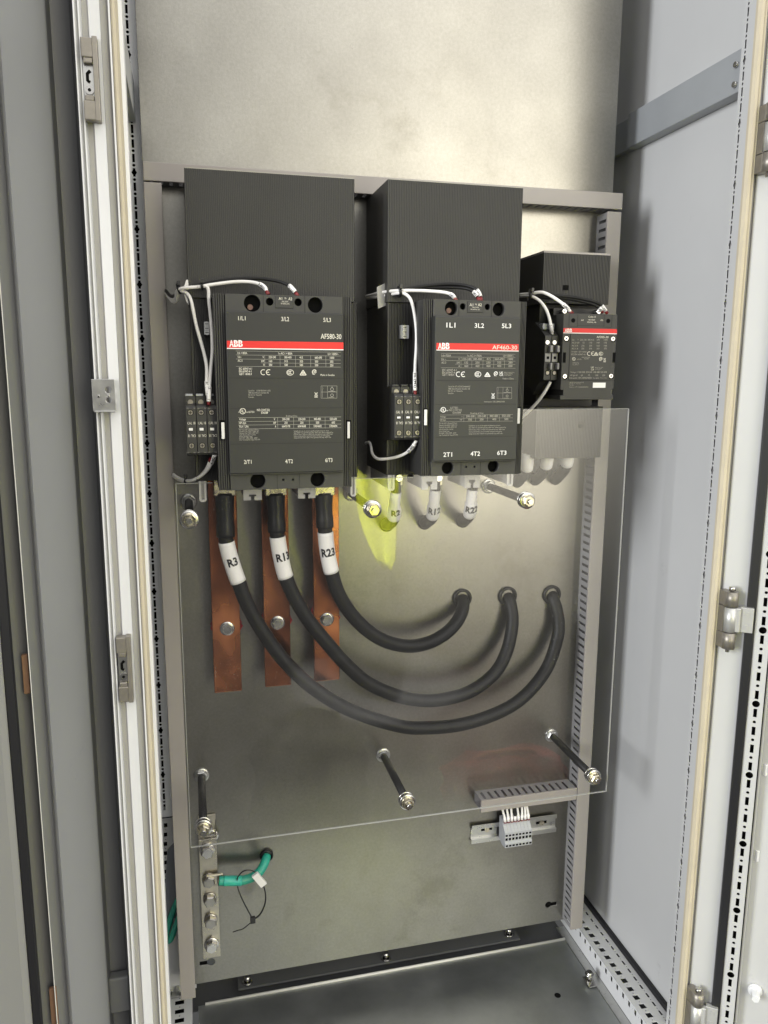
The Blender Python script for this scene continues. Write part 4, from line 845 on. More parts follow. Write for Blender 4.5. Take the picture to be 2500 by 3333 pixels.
M_edge = mat('acrylic_edge', (.36, .36, .34), .3)
estrip([(xl, zb), (xr, zb), (xr, tr.z)]); estrip([(xl, zt), (xl, zb)])
M_edge = mat('acrylic_edge_top', (.24, .24, .23), .3)
estrip([(b1[0], zt), (xl, zt)]); estrip([(xn, tr.z), (xr, tr.z)]); estrip([(b1[1], zt), (b2[0], zt)])

SO = [('black standoff at upper left of the clear sheet, left of the copper bars', 615.7, 1695), ('black standoff between the copper bars and the R2 cable', 1218, 1661), ('black standoff at upper right, right of the R22 cable', 1723, 1632),
      ('black standoff at lower left, above the earth bar', 662.5, 2706), ('black standoff at the lower middle of the clear sheet', 1331, 2620), ('black standoff at lower right corner of the clear sheet', 1941, 2538)]
for l, px, py in SO:
    q = pt(px, py, -.215); x, z = q.x, q.z
    t = thing('standoff', l, 'standoff', (x, 0, z), 'standoffs carrying the clear sheet')
    bm = NB(); cyl(bm, (x, -.004, z), (x, -.191, z), .0080, 18); obj('rod', bm, 'cable', t)
    bm = NB(); ring(bm, (x, -.0002, z), .0078, .0162, .0028); obj('washer', bm, 'zinc', t)
    bm = NB(); hexhead(bm, (x, -.0031, z), .0132, .0085, rot=random.random()); obj('nut', bm, 'zinc', t)
    bm = NB(); ring(bm, (x, -.1925, z), .0075, .0165, .0024); obj('washer', bm, 'steel', t)
    bm = NB(); ring(bm, (x, -.2034, z), .0055, .0168, .0024); obj('washer', bm, 'steel', t)
    bm = NB(); ring(bm, (x, -.2059, z), .0055, .0128, .0022); obj('spring_washer', bm, 'brass', t)
    bm = NB(); hexhead(bm, (x, -.2082, z), .0118, .0095, rot=random.random()); obj('nut', bm, 'brass', t)
    bm = NB(); cyl(bm, (x, -.2170, z), (x, -.2235, z), .0056, 18, .0050); obj('stud_end', bm, 'steel', t)

# ================================================================ copper bars on red insulators
zt0 = 1.12
for l, xa, xb, yb, bxp, byp in (('oxidised copper bar behind the cable marked R3, leftmost of three', 698.6, 788, 2256, 740, 2047), ('oxidised copper bar behind the cable marked R13, middle of three', 864, 948, 2237, 905, 2028), ('oxidised copper bar behind the cable marked R23, rightmost of three', 1024, 1106, 2219, 1065, 2017)):
    Y = -.058; a, b = pt(xa, yb, Y), pt(xb, yb, Y); q = pt(bxp, byp, Y-.004)
    t = thing('copper_bar', l, 'busbar', ((a.x+b.x)/2, Y, a.z), 'copper bars below the largest contactor')
    bm = NB(); bx(bm, a.x, b.x, Y, Y+.010, a.z, zt0+.02, .0012); obj('bar', bm, 'copper', t)
    bm = NB(); ring(bm, (q.x, Y-.0002, q.z), .004, .0148, .0028); obj('washer', bm, 'steel', t)
    bm = NB(); hexhead(bm, (q.x, Y-.0031, q.z), .0120, .0078, rot=random.random()); obj('bolt_head', bm, 'zinc', t)
    bm = NB(); cyl(bm, (q.x, Y-.0109, q.z), (q.x, Y-.0113, q.z), .0085, 18); obj('bolt_face', bm, 'steel', t)
    bm = NB(); tube(bm, [(q.x, -.0002, q.z-.004), (q.x, -.012, q.z-.004), (q.x, -.024, q.z-.004), (q.x, -.036, q.z-.004), (q.x, -.0475, q.z-.004)], [.028, .033, .029, .033, .0295], 6)
    tag(obj('insulator', bm, 'insul'), 'red standoff insulator behind the ' + {'l': 'left', 'm': 'middle', 'r': 'right'}[l.split(',')[1].strip()[0]] + ' copper bar', 'insulator', 'red insulators behind the copper bars')

# ================================================================ power cables
def wrap(bm, s, P, i0, r, h, squeeze=1., up=True, bold=.035, du=0.):
    """letters laid round a cable: P points, letters start at arc length i0 (measured down the cable)"""
    V, F, W = glyphs(s, bold); sc = h/CAPH; L_ = [0]
    for a, b in zip(P, P[1:]): L_.append(L_[-1]+(b-a).length)
    def at(d):
        for i in range(len(P)-1):
            if d <= L_[i+1] or i == len(P)-2:
                f = (d-L_[i])/max(L_[i+1]-L_[i], 1e-6); return P[i].lerp(P[i+1], f), (P[i+1]-P[i]).normalized()
    vs = []
    for x, y in V:
        c, T = at(i0+h-y*sc); view = (CAM-c).normalized(); n = (view-T*view.dot(T)).normalized(); rgt = T.cross(n) * -1
        if rgt.x < 0: rgt = -rgt
        th = ((x-W/2)*sc*squeeze+du)/r; vs.append(bm.verts.new(c + (r+.0006)*(n*math.cos(th)+rgt*math.sin(th))))
    for f in F:
        try: bm.faces.new([vs[i] for i in f])
        except ValueError: pass
def arc_cut(P, d0, d1):
    out = []; d = 0
    for a, b in zip(P, P[1:]):
        if d0 <= d <= d1: out.append(a)
        d += (b-a).length
    return out
def grommet(q, r, label, grp):
    bm = NB(); ring(bm, (q.x, -.0002, q.z), r*.70, r*1.05, .007); tag(obj('grommet', bm, 'shrink'), label, 'grommet', grp)
    return q
def interp(P):   # (px,py,Y)
    return spline([pt(x, y, Y) for x, y, Y in P], 7)
RC = [('R3', [(731, 1604, -.125), (734, 1702, -.127), (737, 1763, -.127), (755, 1833, -.125), (776, 1893, -.123), (809, 1975, -.120), (861, 2064, -.116), (934, 2160, -.112), (1030, 2247, -.108), (1151, 2316, -.103), (1300, 2363, -.097), (1390, 2369, -.092), (1490, 2360, -.086), (1580, 2336, -.079), (1660, 2300, -.070), (1716, 2257, -.062), (1761, 2205, -.052), (1791, 2152, -.043), (1811, 2090, -.034), (1819, 2040, -.026), (1812, 1985, -.016), (1800, 1948, -.004), (1797, 1937, .01)], 1763, 1893, (1797, 1936), 'rightmost'),
      ('R13', [(897, 1604, -.125), (900, 1690, -.127), (903, 1746, -.127), (914, 1813, -.125), (930, 1878, -.123), (958, 1943, -.120), (1006, 2021, -.115), (1074, 2104, -.110), (1130, 2166, -.106), (1200, 2224, -.101), (1300, 2267, -.094), (1390, 2280, -.087), (1460, 2273, -.081), (1526, 2253, -.074), (1580, 2219, -.064), (1622, 2176, -.055), (1650, 2118, -.044), (1664, 2060, -.034), (1668, 2010, -.024), (1662, 1968, -.012), (1656, 1950, -.002), (1652, 1942, .01)], 1746, 1878, (1653, 1941), 'middle'),
      ('R23', [(1053, 1604, -.125), (1056, 1680, -.127), (1059, 1731, -.127), (1066, 1799, -.125), (1079, 1861, -.122), (1100, 1928, -.118), (1138, 1992, -.111), (1194, 2050, -.103), (1260, 2089, -.094), (1335, 2103, -.084), (1400, 2090, -.071), (1450, 2062, -.058), (1484, 2028, -.044), (1504, 1990, -.028), (1508, 1965, -.014), (1506, 1955, -.004), (1504, 1949, .01)], 1731, 1862, (1505, 1948), 'leftmost')]
for nm, P, y0, y1, g, pos in RC:
    C_ = interp(P); r = .0142
    t = thing('power_cable', f'thick black cable with white {nm} sleeve curving into a hole in the plate', 'cable', C_[0])
    bm = NB(); tube(bm, C_, r, 20); obj('jacket', bm, 'cable', t)
    L_ = [0]
    for a, b in zip(C_, C_[1:]): L_.append(L_[-1]+(b-a).length)
    iy = lambda yy: min(range(len(P)), key=lambda k: abs(P[k][1]-yy))*7
    s0, s1 = L_[iy(y0)], L_[iy(y1)]
    S = arc_cut(C_, s0, s1+.001); bm = NB(); tube(bm, S, r+.0011, 22); sl = obj('marker_sleeve', bm, 'sleeve', t)
    bm = NB(); wrap(bm, nm, C_, s0+(s1-s0)*.37, r+.0013, .0150, .86, du=.002 if nm != 'R13' else .0052); obj('marker_text', bm, 'ink', sl)
    S = C_[0:iy(y0)-1]; n = len(S); k2 = int(n*.62)
    rs = [r+.0042-.0022*min(1, i/max(1, n*.35)) if i < k2 else r+.0030 for i in range(n)]
    bm = NB(); tube(bm, S, rs, 20); sk = obj('heat_shrink', bm, 'shrink', t)
    bm = NB(); top = C_[0]; bx(bm, top.x-.0205, top.x+.0205, -.138, -.112, top.z-.004, top.z+.030, .002); lug = obj('cable_lug', bm, 'brass', t)
    bm = NB(); cyl(bm, (top.x, -.1384, top.z+.020), (top.x, -.1395, top.z+.020), .011, 18); obj('lug_washer', bm, 'tin', lug)
    q = pt(g[0], g[1], -.004); grommet(q, .0212, f'{pos} black rubber grommet that takes in a thick black cable', 'grommets of the thick black cables')
WC = [('R2', [(1291, 1560, -.115), (1288, 1608, -.113), (1284, 1642, -.106), (1284, 1664, -.095), (1281, 1685, -.078), (1273, 1699, -.050), (1262, 1706, -.02), (1258, 1707, .004)], 1668, (1258, 1707)),
      ('R12', [(1420, 1560, -.115), (1417, 1600, -.113), (1413, 1634, -.106), (1411, 1660, -.095), (1407, 1680, -.078), (1398, 1692, -.050), (1386, 1699, -.02), (1382, 1700, .004)], 1656, (1382, 1700)),
      ('R22', [(1541, 1560, -.115), (1538, 1598, -.113), (1534, 1628, -.106), (1532, 1656, -.095), (1527, 1675, -.078), (1519, 1686, -.050), (1509, 1692, -.02), (1506, 1694, .004)], 1650, (1506, 1694))]
for nm, P, yt_, g in WC:
    C_ = interp(P); t = thing('power_cable', f'cable in white shrink sleeve marked {nm} bending into the plate', 'cable', C_[0])
    n = len(C_); r = .0118
    bm = NB(); tube(bm, C_, [r*.86 if i < n*.5 else r*1.12 for i in range(n)], 18); obj('jacket', bm, 'cable', t)
    k = int(n*.58); S = C_[int(n*.12):k]; m = len(S)
    bm = NB(); tube(bm, S, [r*(.95 if i < m*.42 else min(1.16, .95+(i-m*.42)*.07)) for i in range(m)], 18); sl = obj('white_sleeve', bm, 'sleeve', t)
    iy = min(range(len(P)), key=lambda j: abs(P[j][1]-yt_))*7; d = 0
    for a, b in zip(C_[:iy], C_[1:iy+1]): d += (b-a).length
    bm = NB(); wrap(bm, nm, C_, d-.015, r*1.17, .0140, .85, du=.003); obj('marker_text', bm, 'ink', sl)
    bm = NB(); top = C_[0]; bx(bm, top.x-.011, top.x+.011, -.122, -.108, top.z-.012, top.z+.012, .0015); obj('cable_lug', bm, 'tin', t)
    bm = NB(); hexhead(bm, (top.x+.002, -.1222, top.z+.004), .0085, .007); obj('terminal_bolt', bm, 'steel', t)
    q = pt(g[0], g[1], -.001); grommet(q, .0150, f'black rubber grommet that takes in the cable marked {nm}', 'grommets of the white sleeved cables')
for i, (x, yb_, gx, gy, l) in enumerate(((1715, 1524, 1682, 1570, 'left'), (1778, 1516, 1742, 1563, 'middle'), (1845, 1510, 1807, 1561, 'right'))):
    C_ = interp([(x+5, 1478, -.085), (x+2, 1500, -.084), (x, yb_-4, -.080), (x-5, yb_+12, -.068), (x-18, yb_+30, -.042), (gx+5, gy-4, -.014), (gx, gy, .004)])
    t = thing('power_cable', f'{l} one of three cables with white sleeve end below the smallest contactor', 'cable', C_[0], 'cables below the smallest contactor')
    bm = NB(); tube(bm, C_, .0125, 18); obj('jacket', bm, 'cable', t)
    bm = NB(); tube(bm, C_[:17], .0134, 20); obj('white_sleeve', bm, 'sleeve', t)
for i, (x, y) in enumerate(((1752, 1500), (1815, 1494))):
    C_ = interp([(x-2, 1478, -.05), (x, 1500, -.046), (x-2, y+22, -.03), (x-6, y+34, .004)])
    t = thing('power_cable', f'short white sleeved conductor between the {("left and middle", "middle and right")[i]} cables below the smallest contactor', 'cable', C_[0])
    bm = NB(); tube(bm, C_, .0085, 16); obj('sleeve', bm, 'sleeve', t)

# ================================================================ earth bar, green cables
Y = -.026; a = pt(649, 2736, Y); b = pt(715, 3113, Y); x0 = pt(656, 2920, Y).x-.0015; x1 = pt(709, 2920, Y).x+.0015
t = thing('earth_bar', 'tinned copper earth bar with a row of hex bolts at lower left', 'earth bar', ((x0+x1)/2, 0, b.z))
bm = NB(); prism(bm, [(Y, b.z), (Y+.006, b.z), (Y+.006, a.z+.003), (-.002, a.z+.010), (-.002, a.z+.045), (-.007, a.z+.045), (-.007, a.z+.009), (Y, a.z)], x0, x1, 'x'); obj('bar', bm, 'tin', t, bevel=.0007)
for px, py, m1 in ((676, 2773, 'steel'), (681, 2869, 'boltd'), (684.5, 2932, 'boltd'), (687, 3001, 'boltd'), (690, 3081, 'steel')):
    q = pt(px-1, py-2, Y-.006)
    bm = NB(); ring(bm, (q.x, Y-.0003, q.z), .004, .0160 if m1 == 'steel' else .0145, .0026); w_ = obj('washer', bm, m1, t)
    bm = NB(); hexhead(bm, (q.x, Y-.003, q.z), .0136, .0125, rot=random.random()); obj('bolt_head', bm, m1, t)
    bm = NB(); cyl(bm, (q.x, Y-.0155, q.z), (q.x, Y-.0160, q.z), .0098, 16); obj('bolt_face', bm, m1, t)
q = pt(690, 2722, -.009); bm = NB(); ring(bm, (q.x, -.0073, q.z), .004, .0145, .003); hexhead(bm, (q.x, -.0104, q.z), .0112, .009); obj('fixing_bolt', bm, 'steel', t)
for px, py, d in ((666, 2480, 0),): pass
C_ = interp([(712, 2867, -.040), (740, 2867, -.040), (785, 2866, -.040), (806, 2861, -.038), (824, 2854, -.035), (846, 2836, -.028), (860, 2812, -.018), (867, 2792, -.006), (868, 2786, .008)])
t = thing('earth_cable', 'green cable bolted to the earth bar and leading into a hole', 'cable', C_[0])
bm = NB(); tube(bm, C_, .0098, 18); obj('jacket', bm, 'green', t)
bm = NB(); tube(bm, C_[4:15], [.0108]*10+[.0116], 18); obj('green_sleeve', bm, 'greens', t)
bm = NB(); q = C_[0]; bx(bm, q.x-.028, q.x+.010, -.036, -.0325, q.z-.013, q.z+.0135, .003); cyl(bm, (q.x-.002, -.037, q.z), (q.x+.016, -.040, q.z), .0078, 14); obj('cable_lug', bm, 'tin', t)
q = pt(868, 2785, -.003); grommet(q, .0140, 'black rubber grommet that takes in the green cable', None)
P = [(773, 2856, -.052), (790, 2837, -.058), (812, 2832, -.058), (832, 2840, -.056), (848, 2858, -.053), (860, 2890, -.05), (865, 2920, -.05), (860, 2950, -.05), (845, 2978, -.052), (824, 2994, -.054)]
C1 = interp(P); C2 = interp([(824, 2994, -.054), (808, 2965, -.055), (790, 2930, -.054), (776, 2896, -.050), (772, 2872, -.044), (773, 2856, -.052)])
t = thing('cable_tie', 'loose black cable tie loop with white tag hanging on the green cable', 'cable tie', pt(824, 2994, -.054))
bm = NB(); tube(bm, C1, .0024, 8, flat=.5); obj('loop_strap', bm, 'tie', t); bm = NB(); tube(bm, C2, .0027, 8, flat=.5); obj('loop_strap', bm, 'tie', t)
h = pt(823, 2994, -.055); bm = NB(); bx(bm, h.x-.0055, h.x+.0055, h.y-.004, h.y+.004, h.z-.007, h.z+.007, .001); obj('tie_head', bm, 'tie', t)
bm = NB(); tube(bm, interp([(820, 3000, -.055), (806, 3012, -.056), (790, 3024, -.057), (775, 3028, -.057), (758, 3034, -.057)]), .0015, 8, flat=.6); obj('tie_tail', bm, 'tie', t)
p, q = pt(829, 2845, -.063), pt(859, 2880, -.062); d = (q-p).normalized(); s = Vector((d.z, 0, -d.x))*.0072; bm = NB()
vs = [bm.verts.new(v+Vector((0, o, 0))) for o in (-.004, .003) for v in (p+s, p-s, q-s, q+s)]
for f in ((0, 1, 2, 3), (7, 6, 5, 4), (0, 4, 5, 1), (1, 5, 6, 2), (2, 6, 7, 3), (3, 7, 4, 0)): bm.faces.new([vs[i] for i in f])
obj('tag', bm, 'whitep', t)
C_ = interp([(590, 2910, .036), (572, 2945, .034), (558, 2981, .032), (546, 3022, .03), (541, 3045, .028), (544, 3060, .026), (553, 3060, .024), (562, 3044, .022), (573, 3012, .02), (590, 2970, .018)])
bm = NB(); tube(bm, C_, .0066, 16); tag(obj('earth_cable', bm, 'green'), 'green cable loop beside the left wiring duct above the floor rail', 'cable')

# ================================================================ terminal blocks on their rail
a = pt(1533, 2684, -.002); xr_ = pt(1808, 2660, -.002).x; z1 = pt(1560, 2680, -.002).z; z0 = pt(1560, 2738, -.002).z; xl_ = a.x
t = thing('din_rail', 'short zinc mounting rail carrying grey terminal blocks at lower right', 'rail', ((xl_+xr_)/2, 0, z0))
bm = NB(); h = z1-z0
prism(bm, [(-.001, z0+h*.2), (-.001, z1-h*.2), (-.008, z1-h*.2), (-.008, z1), (-.0092, z1), (-.0092, z1-h*.2-.0013), (-.0022, z1-h*.2-.0013), (-.0022, z0+h*.2+.0013), (-.0092, z0+h*.2+.0013), (-.0092, z0), (-.008, z0), (-.008, z0+h*.2)], xl_, xr_, 'x'); obj('profile', bm, 'zinc', t)
for px, py in ((1585, 2700), (1763, 2678)):
    q = pt(px, py, -.004); bm = NB(); cyl(bm, (q.x, -.0023, q.z), (q.x, -.006, q.z), .0062, 16); obj('screw', bm, 'brass', t)
    bm = NB(); bx(bm, q.x-.014, q.x+.014, -.00245, -.0021, q.z-.0035, q.z+.0035); obj('slot', bm, 'black', t)
Yt = -.046; x0 = pt(1644, 2715, Yt).x; x1 = pt(1731, 2715, Yt).x; p_ = (x1-x0)/8; zt_ = pt(1650, 2686, Yt).z; zf = pt(1650, 2708, Yt).z; zb_ = pt(1650, 2757, Yt).z
ords = ['leftmost', 'second from left', 'third from left', 'fourth from left', 'fifth from left', 'sixth from left', 'seventh from left', 'rightmost']
t = thing('terminal_block', 'leftmost of eight pale grey terminal blocks on the rail', 'terminal block', (x0+p_/2, -.009, zb_), 'terminal blocks on the rail')
bm = NB(); prism(bm, [(-.0095, zt_+.004), (-.024, zt_+.003), (Yt+.005, zf+.001), (Yt, zf-.003), (Yt, zb_+.012), (Yt-.003, zb_+.010), (Yt-.003, zb_), (-.030, zb_-.003), (-.0095, zb_+.004)], x0+.0002, x0+p_-.0002, 'x'); obj('housing', bm, 'tb', t)
for zz, hh, yy in ((zf-.010, .0045, Yt), (zf-.0195, .0062, Yt), (zb_+.0045, .0045, Yt-.003)):
    bm = NB(); bx(bm, x0+p_*.18, x0+p_*.82, yy-.0004, yy+.001, zz-hh/2, zz+hh/2); obj('clamp_opening', bm, 'black', t)
bm = NB(); bx(bm, x0+p_*.15, x0+p_*.85, -.037, -.030, zt_-.0012, zt_+.0016); obj('wire_entry', bm, 'ferr', t)
for k in range(1, 8): dup(t, Vector((p_*k, 0, 0)), ords[k] + ' of eight pale grey terminal blocks on the rail')
zt2 = pt(1640, 2640, -.03).z
for k in range(8):
    xx = x0+p_*(k+.5); j = (-.004, -.002, .0, -.001, -.001, .002, .001, -.002)[k]
    bm = NB(); tube(bm, spline([(xx+j*1.5, -.024, zt2+.012), (xx+j, -.028, zt2), (xx+j*.4, -.033, (zt_+zt2)/2), (xx, -.034, zt_+.001)], 6), .0026, 10)
    w_ = tag(obj('control_wire', bm, 'wwire' if k != 3 else 'cable'), ('black' if k == 3 else 'white') + ' wire plugged into the ' + ords[k] + ' terminal block', 'wire', 'wires dropping to the terminal blocks')
    bm = NB(); tube(bm, [(xx+j*.30, -.0335, zt_+.013), (xx, -.034, zt_+.001)], .0034, 10); obj('marker_sleeve', bm, 'sleeve', w_)

# ================================================================ control wires
def wire(label, P, m='wwire', r=.0029, marks=(), ferr=True, zf=None):
    C_ = interp(P); bm = NB(); tube(bm, C_, r, 12); w_ = tag(obj('control_wire', bm, m), label, 'wire')
    for i0, i1, s in marks:
        S = C_[i0:i1]; bm = NB(); tube(bm, S, r*1.28, 12); sl = obj('marker_sleeve', bm, 'sleeve', w_)
        if s:
            V, F, W = glyphs(s, .02); A, B = S[0], S[-1]; d = (B-A); L_ = d.length; d.normalize(); n = (CAM-A).normalized(); n = (n-d*n.dot(d)).normalized(); up = n.cross(d)
            bm = NB(); h = r*1.25; sc = L_*.86/W; vs = [bm.verts.new(A+d*(L_*.07+x*sc)+up*(y*h/CAPH-h/2)+n*(r*1.30+.0004)) for x, y in V]
            for f in F:
                try: bm.faces.new([vs[i] for i in f])
                except ValueError: pass
            obj('marker_text', bm, 'ink', sl)
    if ferr:
        bm = NB(); d = (C_[-1]-C_[-2]).normalized(); tube(bm, [C_[-1]-d*.004, C_[-1]+d*.004], r*1.05, 10); obj('ferrule', bm, 'ferr', w_)
    return w_
A_ = lambda z, L: [(z[0]+x/z[2], z[1]+y/z[2], Y) for x, y, Y in L]
ZP = (500, 850, 2.304)
wire('black wire arching over the largest contactor to its coil terminal', A_(ZP, [(92, 222, -.06), (130, 262, -.10), (175, 250, -.15), (200, 215, -.18), (340, 182, -.192), (500, 150, -.20), (640, 134, -.205), (780, 130, -.21), (930, 150, -.218), (1010, 180, -.228), (1045, 210, -.236), (1075, 250, -.240)]), 'cable', marks=[(64, 75, '1-(A2)')])
wire('white wire from the left duct to the first coil terminal of the largest contactor', A_(ZP, [(95, 240, -.06), (130, 285, -.10), (165, 280, -.14), (190, 212, -.184), (340, 192, -.196), (440, 176, -.20), (600, 156, -.206), (720, 156, -.214), (795, 172, -.226), (835, 200, -.234), (855, 238, -.240)]), marks=[(56, 66, '2-(A1)')])
wire('white wire running down the ribbed flank of the largest contactor, left of the pair', A_(ZP, [(110, 258, -.07), (140, 300, -.11), (175, 292, -.15), (186, 225, -.180), (228, 228, -.184), (262, 255, -.186), (285, 310, -.188), (320, 480, -.190), (378, 690, -.195), (398, 800, -.205), (398, 900, -.212), (405, 985, -.218), (415, 1050, -.214)]), marks=[(70, 80, '38-(M2)')])
wire('white wire dropping down the flank of the largest contactor, right of the pair', A_(ZP, [(330, 192, -.196), (375, 188, -.198), (400, 190, -.199), (412, 225, -.198), (414, 290, -.196), (428, 420, -.194), (438, 560, -.194), (440, 680, -.198), (430, 800, -.206), (420, 930, -.216), (416, 1000, -.222), (413, 1062, -.224)]), marks=[(64, 77, '37-(M2)')])
wire('white wire from the right contact block of the largest contactor down to the left duct', A_(ZP, [(150, 1600, -.06), (180, 1622, -.09), (240, 1645, -.13), (300, 1640, -.16), (380, 1590, -.18), (430, 1525, -.20), (460, 1450, -.218)]), marks=[(36, 43, '4-(M2)')], ferr=False)
wire('second white wire below the contact blocks of the largest contactor', A_(ZP, [(148, 1612, -.05), (195, 1640, -.085), (250, 1652, -.12), (330, 1628, -.155), (395, 1560, -.185), (425, 1490, -.205)]))
ZQ = (1150, 850, 1.784)
wire('white wire from the middle duct to the first coil terminal of the middle contactor', A_(ZQ, [(78, 203, -.055), (110, 196, -.10), (150, 184, -.14), (260, 171, -.19), (400, 172, -.20), (500, 178, -.215), (550, 186, -.228), (578, 200, -.236), (596, 225, -.240)]), marks=[(45, 54, '2-(M2)')])
wire('white wire dropping from the bundle to the right contact block of the middle contactor', A_(ZQ, [(80, 212, -.055), (120, 210, -.11), (180, 200, -.15), (260, 186, -.19), (300, 190, -.197), (332, 222, -.20), (352, 290, -.20), (366, 400, -.202), (366, 500, -.206), (360, 600, -.212), (358, 700, -.222), (360, 765, -.228)]), marks=[(66, 76, '36-(M2)')])
wire('upper black wire arching to the coil terminal of the middle contactor', A_(ZQ, [(82, 208, -.05), (200, 185, -.14), (290, 168, -.186), (380, 150, -.196), (480, 138, -.202), (570, 134, -.21), (650, 141, -.22), (705, 158, -.23), (730, 185, -.236), (742, 222, -.240)]), 'cable', marks=[(52, 61, '1-(A2)')])
wire('lower black wire arching to the coil terminal of the middle contactor', A_(ZQ, [(84, 214, -.05), (200, 190, -.14), (290, 172, -.184), (380, 160, -.193), (480, 153, -.20), (580, 153, -.21), (650, 158, -.22), (690, 172, -.23), (712, 192, -.236), (728, 222, -.240)]), 'cable', marks=[(51, 60, '1-(M2)')])
wire('white wire looping below the contact blocks of the middle contactor', A_(ZQ, [(72, 1056, -.05), (92, 1052, -.08), (103, 1075, -.11), (108, 1110, -.13), (125, 1138, -.15), (160, 1150, -.165), (240, 1140, -.185), (300, 1118, -.20), (340, 1085, -.215), (364, 1046, -.228)]), marks=[(52, 61, '35-(M2)')], ferr=False)
ZR = (1680, 780, 2.836)
wire('white wire arching to the first coil terminal of the smallest contactor', A_(ZR, [(-60, 520, -.06), (45, 507, -.09), (130, 500, -.115), (190, 488, -.13), (250, 488, -.138), (320, 518, -.144), (390, 562, -.15), (440, 600, -.155), (480, 640, -.158), (510, 672, -.158)]), r=.0031, marks=[(48, 58, '2-(M2)')])
wire('white wire dropping to the right contact block of the smallest contactor', A_(ZR, [(-60, 530, -.06), (45, 522, -.09), (130, 522, -.118), (190, 545, -.13), (240, 590, -.136), (280, 650, -.14), (308, 730, -.142), (322, 800, -.145), (332, 880, -.142)]), r=.0031, marks=[(47, 55, '36-(M2)')], ferr=False)
wire('upper black wire arching to the right coil terminal of the smallest contactor', A_(ZR, [(40, 510, -.085), (150, 512, -.12), (300, 516, -.135), (420, 522, -.142), (540, 535, -.148), (650, 556, -.152), (740, 580, -.156), (790, 610, -.158), (832, 668, -.158)]), 'cable', r=.0031, marks=[(49, 56, '1-(A2)')])
wire('lower black wire arching to the right coil terminal of the smallest contactor', A_(ZR, [(40, 518, -.085), (150, 522, -.118), (280, 534, -.132), (420, 540, -.140), (540, 556, -.146), (640, 578, -.15), (720, 600, -.154), (765, 630, -.157), (790, 660, -.157)]), 'cable', r=.0031, marks=[(49, 56, '1-(M2)')])
wire('greyish white wire leaving the lower end of the smallest contactor block behind the sheet', A_(ZR, [(318, 1312, -.142), (300, 1345, -.14), (262, 1410, -.136), (200, 1495, -.125), (120, 1580, -.11), (40, 1650, -.09)]), r=.0032, ferr=False)
def tie(label, p, d, r, grp='cable ties on the control wires', tail=True):
    t = thing('cable_tie', label, 'cable tie', p, grp); d = Vector(d).normalized(); bm = NB()
    tube(bm, [p-d*.0022, p-d*.0012, p+d*.0012, p+d*.0022], [r*.95, r, r, r*.95], 16); obj('strap', bm, 'tie', t)
    bm = NB(); bx(bm, p.x-.003, p.x+.003, p.y-r-.003, p.y-r+.002, p.z+r*.4, p.z+r*.4+.008, .0008); obj('tie_head', bm, 'tie', t)
tie('black cable tie near the adhesive mount left of the largest contactor', pt(500+190/2.304, 850+205/2.304, -.178), (1, -.2, .3), .0095)
tie('black cable tie on the wires where they cross the shroud of the largest contactor', pt(500+362/2.304, 850+184/2.304, -.196), (1, 0, .15), .0080)
tie('black cable tie on the wires left of the middle contactor coil', pt(1150+268/1.784, 850+178/1.784, -.190), (1, 0, .1), .0105)
tie('black cable tie on the wires above the contact blocks of the smallest contactor', pt(1680+125/2.836, 780+512/2.836, -.116), (1, -.2, -.1), .0120)
tie('black cable tie on the white wires below the contact blocks of the largest contactor', pt(500+240/2.304, 850+1640/2.304, -.128), (1, -.1, -.2), .0090)
for P, Y, l in (([(500+245/2.304, 850+140/2.304), (500+258/2.304, 850+140/2.304), (500+262/2.304, 850+180/2.304), (500+240/2.304, 850+220/2.304), (500+265/2.304, 850+330/2.304), (500+245/2.304, 850+300/2.304), (500+225/2.304, 850+240/2.304), (500+230/2.304, 850+185/2.304)], -.176, 'white adhesive tie mount on the left edge of the largest shroud'),
             ([(1150+138/1.784, 850+150/1.784), (1150+196/1.784, 850+122/1.784), (1150+196/1.784, 850+255/1.784), (1150+145/1.784, 850+275/1.784)], -.150, 'grey adhesive tie mount on the left flank of the middle shroud')):
    q = [pt(x, y, Y-.004) for x, y in P]; bm = NB(); prism(bm, [(v.x, v.z) for v in q], Y-.0045, Y-.0005); tag(obj('tie_mount', bm, 'whitep' if Y < -.16 else 'clear'), l, 'tie mount')

# ================================================================ the jacket that shows as a reflection in the clear sheet
def mir(px, py): q = pt(px, py, 1.8); return q.x, q.z
rows_ = [(1395, 1118, 1306), (1480, 1132, 1300), (1552, 1150, 1293), (1620, 1157, 1291), (1680, 1166, 1291), (1735, 1182, 1292), (1785, 1204, 1290), (1825, 1224, 1288), (1852, 1246, 1274)]
jx, jz = mir(1235, 1640)
bm = NB(); g = []
for i, (yy, xa, xb) in enumerate(rows_):
    (xl0, zl0), (xr0, zr0) = mir(xa, yy), mir(xb, yy-6 if i < 8 else yy); row = []
    for j in range(13):
        f = j/12; row.append(bm.verts.new((xl0*(1-f)+xr0*f, -2.2+.016*math.sin(j*1.1+i*.5)+.010*math.sin(i*1.3+j*.4), zl0*(1-f)+zr0*f)))
    g.append(row)
for i in range(len(g)-1):
    for j in range(12): bm.faces.new((g[i][j], g[i][j+1], g[i+1][j+1], g[i+1][j])).smooth = True
jk = obj('safety_jacket', bm, 'vest'); so_ = jk.modifiers.new('solid', 'SOLIDIFY'); so_.thickness = .004
tag(jk, 'yellow green jacket hanging behind the viewer, seen as a reflection in the clear sheet', 'jacket')


